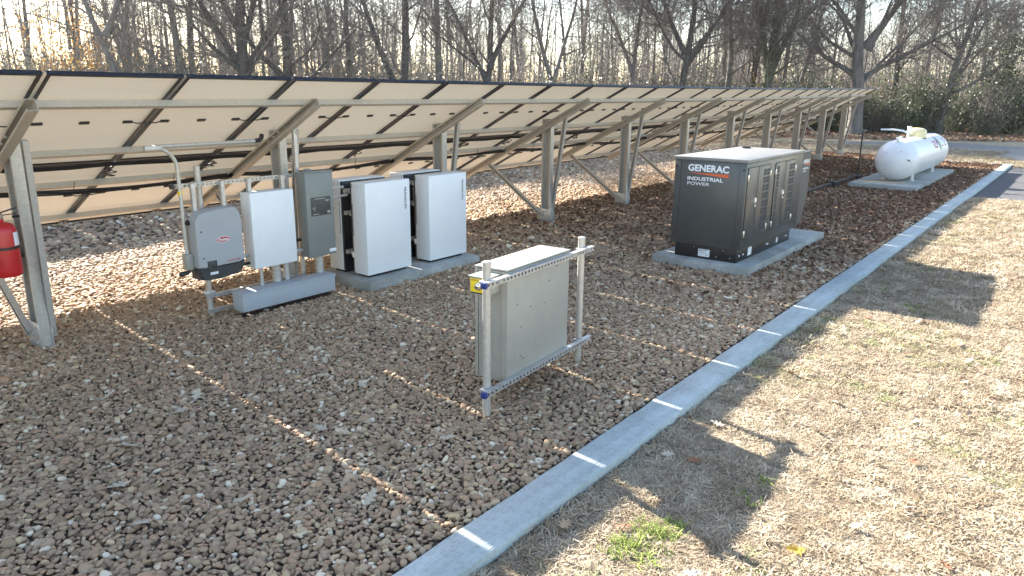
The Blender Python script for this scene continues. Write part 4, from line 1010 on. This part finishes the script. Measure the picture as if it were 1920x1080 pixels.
def wood(n, kinds, d0, d1, s0, s1, label, group, name, cat):
    for i in range(n):
        th = R(-1+79*(i+random.uniform(0, 1))/n); dd = edge_dist(th)*random.uniform(d0, d1); a, c = random.choice(kinds)
        add_tree(a, c, (dd*math.cos(th), dd*math.sin(th), -.05), random.uniform(0, 6.28), random.uniform(s0, s1), label, group, name, cat)
wood(48, MID, 1.05, 1.75, .8, 1.15, 'bare leafless tree deeper in the winter wood', 'bare trees deeper in the wood', 'bare_tree', 'tree')
wood(190, POL, 1.02, 2.0, .8, 1.25, 'slim straight pole like trunk deep in the winter wood', 'slim straight trunks in the wood', 'slim_tree', 'slim tree')
wood(80, SAP, 1.0, 1.5, .7, 1.2, 'thin bare sapling among the winter trees', 'thin saplings in the wood', 'sapling', 'sapling')
def joined(tm, cm):
    bm = bmesh.new(); bm.from_mesh(tm); n = len(bm.faces); bm.from_mesh(cm); bm.faces.ensure_lookup_table()
    for i in range(n, len(bm.faces)): bm.faces[i].material_index = 1
    me = bpy.data.meshes.new('far_tree'); bm.to_mesh(me); bm.free(); me.materials.append(tm.materials[0]); me.materials.append(cm.materials[0]); return me
FT = [('far_tree', joined(a, c)) for a, c in POL[:5]+MID[:2]+SAP[:2]]
nf = 760; th = np.radians(rng.uniform(-2, 79, nf)); dd = np.array([edge_dist(t) for t in th])*rng.uniform(1.55, 2.9, nf); sf = rng.uniform(.8, 1.25, nf)
scatter('far_wood', np.stack([dd*np.cos(th), dd*np.sin(th), np.full(nf, -.05)], -1), np.stack([np.zeros(nf), np.zeros(nf), rng.uniform(0, 6.28, nf)], -1), np.stack([sf, sf, sf], -1), rng.integers(0, len(FT), nf), rng.uniform(0, 1, nf), FT)
# --- leafy shrubs
def leaf_mat(name, c1, c2, rough=.45, trans=.25):
    M = mat(name, c1, rough, 0, 0, 1.2, col2=c2); N = M.node_tree.nodes; L = M.node_tree.links
    b = N['Principled BSDF']; src = b.inputs['Base Color'].links[0].from_socket
    tb = N.new('ShaderNodeBsdfTranslucent'); ms = N.new('ShaderNodeMixShader'); ms.inputs[0].default_value = trans
    L.new(src, tb.inputs[0]); L.new(b.outputs[0], ms.inputs[1]); L.new(tb.outputs[0], ms.inputs[2]); L.new(ms.outputs[0], N['Material Output'].inputs[0])
    return M
LEAVES = {'brown': leaf_mat('dead_leaf', (.12, .08, .05), (.22, .15, .09), trans=.35), 'dark': leaf_mat('privet_leaf', (.04, .062, .026), (.10, .135, .06), trans=.35), 'grey': leaf_mat('honeysuckle_leaf', (.10, .10, .075), (.18, .185, .14), trans=.3), 'gold': leaf_mat('autumn_leaf', (.30, .14, .035), (.48, .30, .08), trans=.45), 'yellow': leaf_mat('yellow_leaf', (.45, .38, .06), (.6, .5, .12), trans=.5), 'cedar': leaf_mat('cedar_leaf', (.035, .055, .022), (.07, .10, .04))}
def shrub(seed, H, W, n, kx, lsz=.075, stems=14, base=.0):
    r = np.random.default_rng(seed); st, fo = TB(), TB(); cents = []
    for i in range(stems):
        a = r.uniform(0, 6.28); rad = W*.5*r.uniform(.1, 1)**.6; hh = H*r.uniform(.45, 1)*(1-.3*(rad/(W*.5))**2)
        P = [np.array([rad*.25*math.cos(a), rad*.25*math.sin(a), -.1])]
        for t in (.3, .6, .85, 1): P.append(np.array([rad*(.25+.75*t)*math.cos(a+.3*t), rad*(.25+.75*t)*math.sin(a+.3*t), hh*t])+r.normal(0, .12, 3))
        st.tube(np.array(P), [.035, .028, .02, .014, .008], 4)
        for t in np.linspace(base, 1, 7):
            k = min(3, int(t*4)); q = P[k]*(1-(t*4-k))+P[k+1]*(t*4-k); cents.append((q, r.uniform(.22, .55)*W/3))
            e = q+r.normal(0, .5, 3)*W/4; st.tube(np.array([q, (q+e)/2+r.normal(0, .06, 3), e]), [.012, .009, .006], 3); cents.append((e, r.uniform(.15, .4)*W/3))
    for _ in range(n):
        c, s_ = cents[r.integers(len(cents))]; p = c+r.normal(0, .55, 3)*s_
        if p[2] < 0: p[2] = abs(p[2])*.5
        fo.leafquad(p, lsz*r.uniform(.6, 1.3), r)
    return st.mesh('stem', TWIG), fo.mesh('foliage', LEAVES[kx], False)
SH = {'dark': [shrub(900+i, 3.2+.9*i, 3.6, 2300, 'dark', .10, 18) for i in range(4)], 'grey': [shrub(920+i, 4.4+.5*i, 3.8, 2200, 'grey', .085, 26) for i in range(3)], 'brush': [shrub(930+i, 4.6, 3.6, 420, ('gold', 'grey', 'brown')[i], .055, 46) for i in range(3)],
      'gold': [shrub(940, 7.0, 4.5, 2600, 'gold', .075)], 'yellow': [shrub(950, 5.5, 3.0, 1100, 'yellow', .08)], 'cedar': [shrub(960, 9.5, 4.4, 7000, 'cedar', .10, 20)]}
def add_shrub(kx, u, df, sc, label, group=None, jit=0, th=None):
    th = pix_dir(u) if th is None else th; dd = edge_dist(th)*df; st, fo = random.choice(SH[kx]); t = thing('leafy_shrub' if kx != 'brush' else 'brush_thicket', label, 'shrub', (dd*math.cos(th), dd*math.sin(th), -.05), group)
    t.rotation_euler.z = random.uniform(0, 6.28); t.scale = (sc*random.uniform(.9, 1.15), sc, sc*random.uniform(.85, 1.15))
    a = link('stem', st); a.parent = t; b = link('foliage', fo); b.parent = t
G1 = 'dark evergreen shrubs along the wood edge'
for u in list(range(1540, 1970, 25)):
    add_shrub('dark', u+random.uniform(-10, 10), random.uniform(.985, 1.06), random.uniform(.6, .95), 'dark evergreen shrub in the hedge behind the road', G1)
for u in list(range(1330, 1545, 36)): add_shrub('dark', u, random.uniform(1.0, 1.1), random.uniform(.7, 1.0), 'dark green shrub among trunks left of the array end', 'dark shrubs left of the array end')
for u in list(range(-20, 1340, 42)):
    add_shrub('grey', u+random.uniform(-16, 16), random.uniform(.96, 1.08), random.uniform(.75, 1.1), 'grey green shrub showing just above the panel edge', 'grey green shrubs behind the array')
for u in list(range(-20, 1300, 13))+list(range(1300, 1940, 14)):
    add_shrub('brush', u+random.uniform(-10, 10), random.uniform(.98, 1.5), random.uniform(.85, 1.25) if u < 1300 else random.uniform(.9, 1.5), 'twiggy brown brush thicket between the trunks', 'brush thickets in the wood')
add_shrub('gold', 125, 1.0, 1.0, 'orange brown leaved shrub at the far left of the wood')
add_shrub('yellow', 1005, 1.08, .8, 'small yellow leaved shrub in the gap behind mid array')
add_shrub('cedar', 1900, 1.02, 1.15, 'tall green cedar at the right edge of the wood')

# ------------------------------------------------------------------ air
hz = MB().box(-30, 160, -60, 170, -1.2, 24).build('haze', bpy.data.materials.new('haze_air'), smooth=0); tag(hz, kind='stuff')
M = hz.data.materials[0]; M.use_nodes = True; M.node_tree.nodes.clear()
pv = M.node_tree.nodes.new('ShaderNodeVolumePrincipled'); mo = M.node_tree.nodes.new('ShaderNodeOutputMaterial')
pv.inputs['Color'].default_value = (.93, .95, 1, 1); pv.inputs['Density'].default_value = .00022; pv.inputs['Anisotropy'].default_value = .45
M.node_tree.links.new(pv.outputs[0], mo.inputs['Volume'])
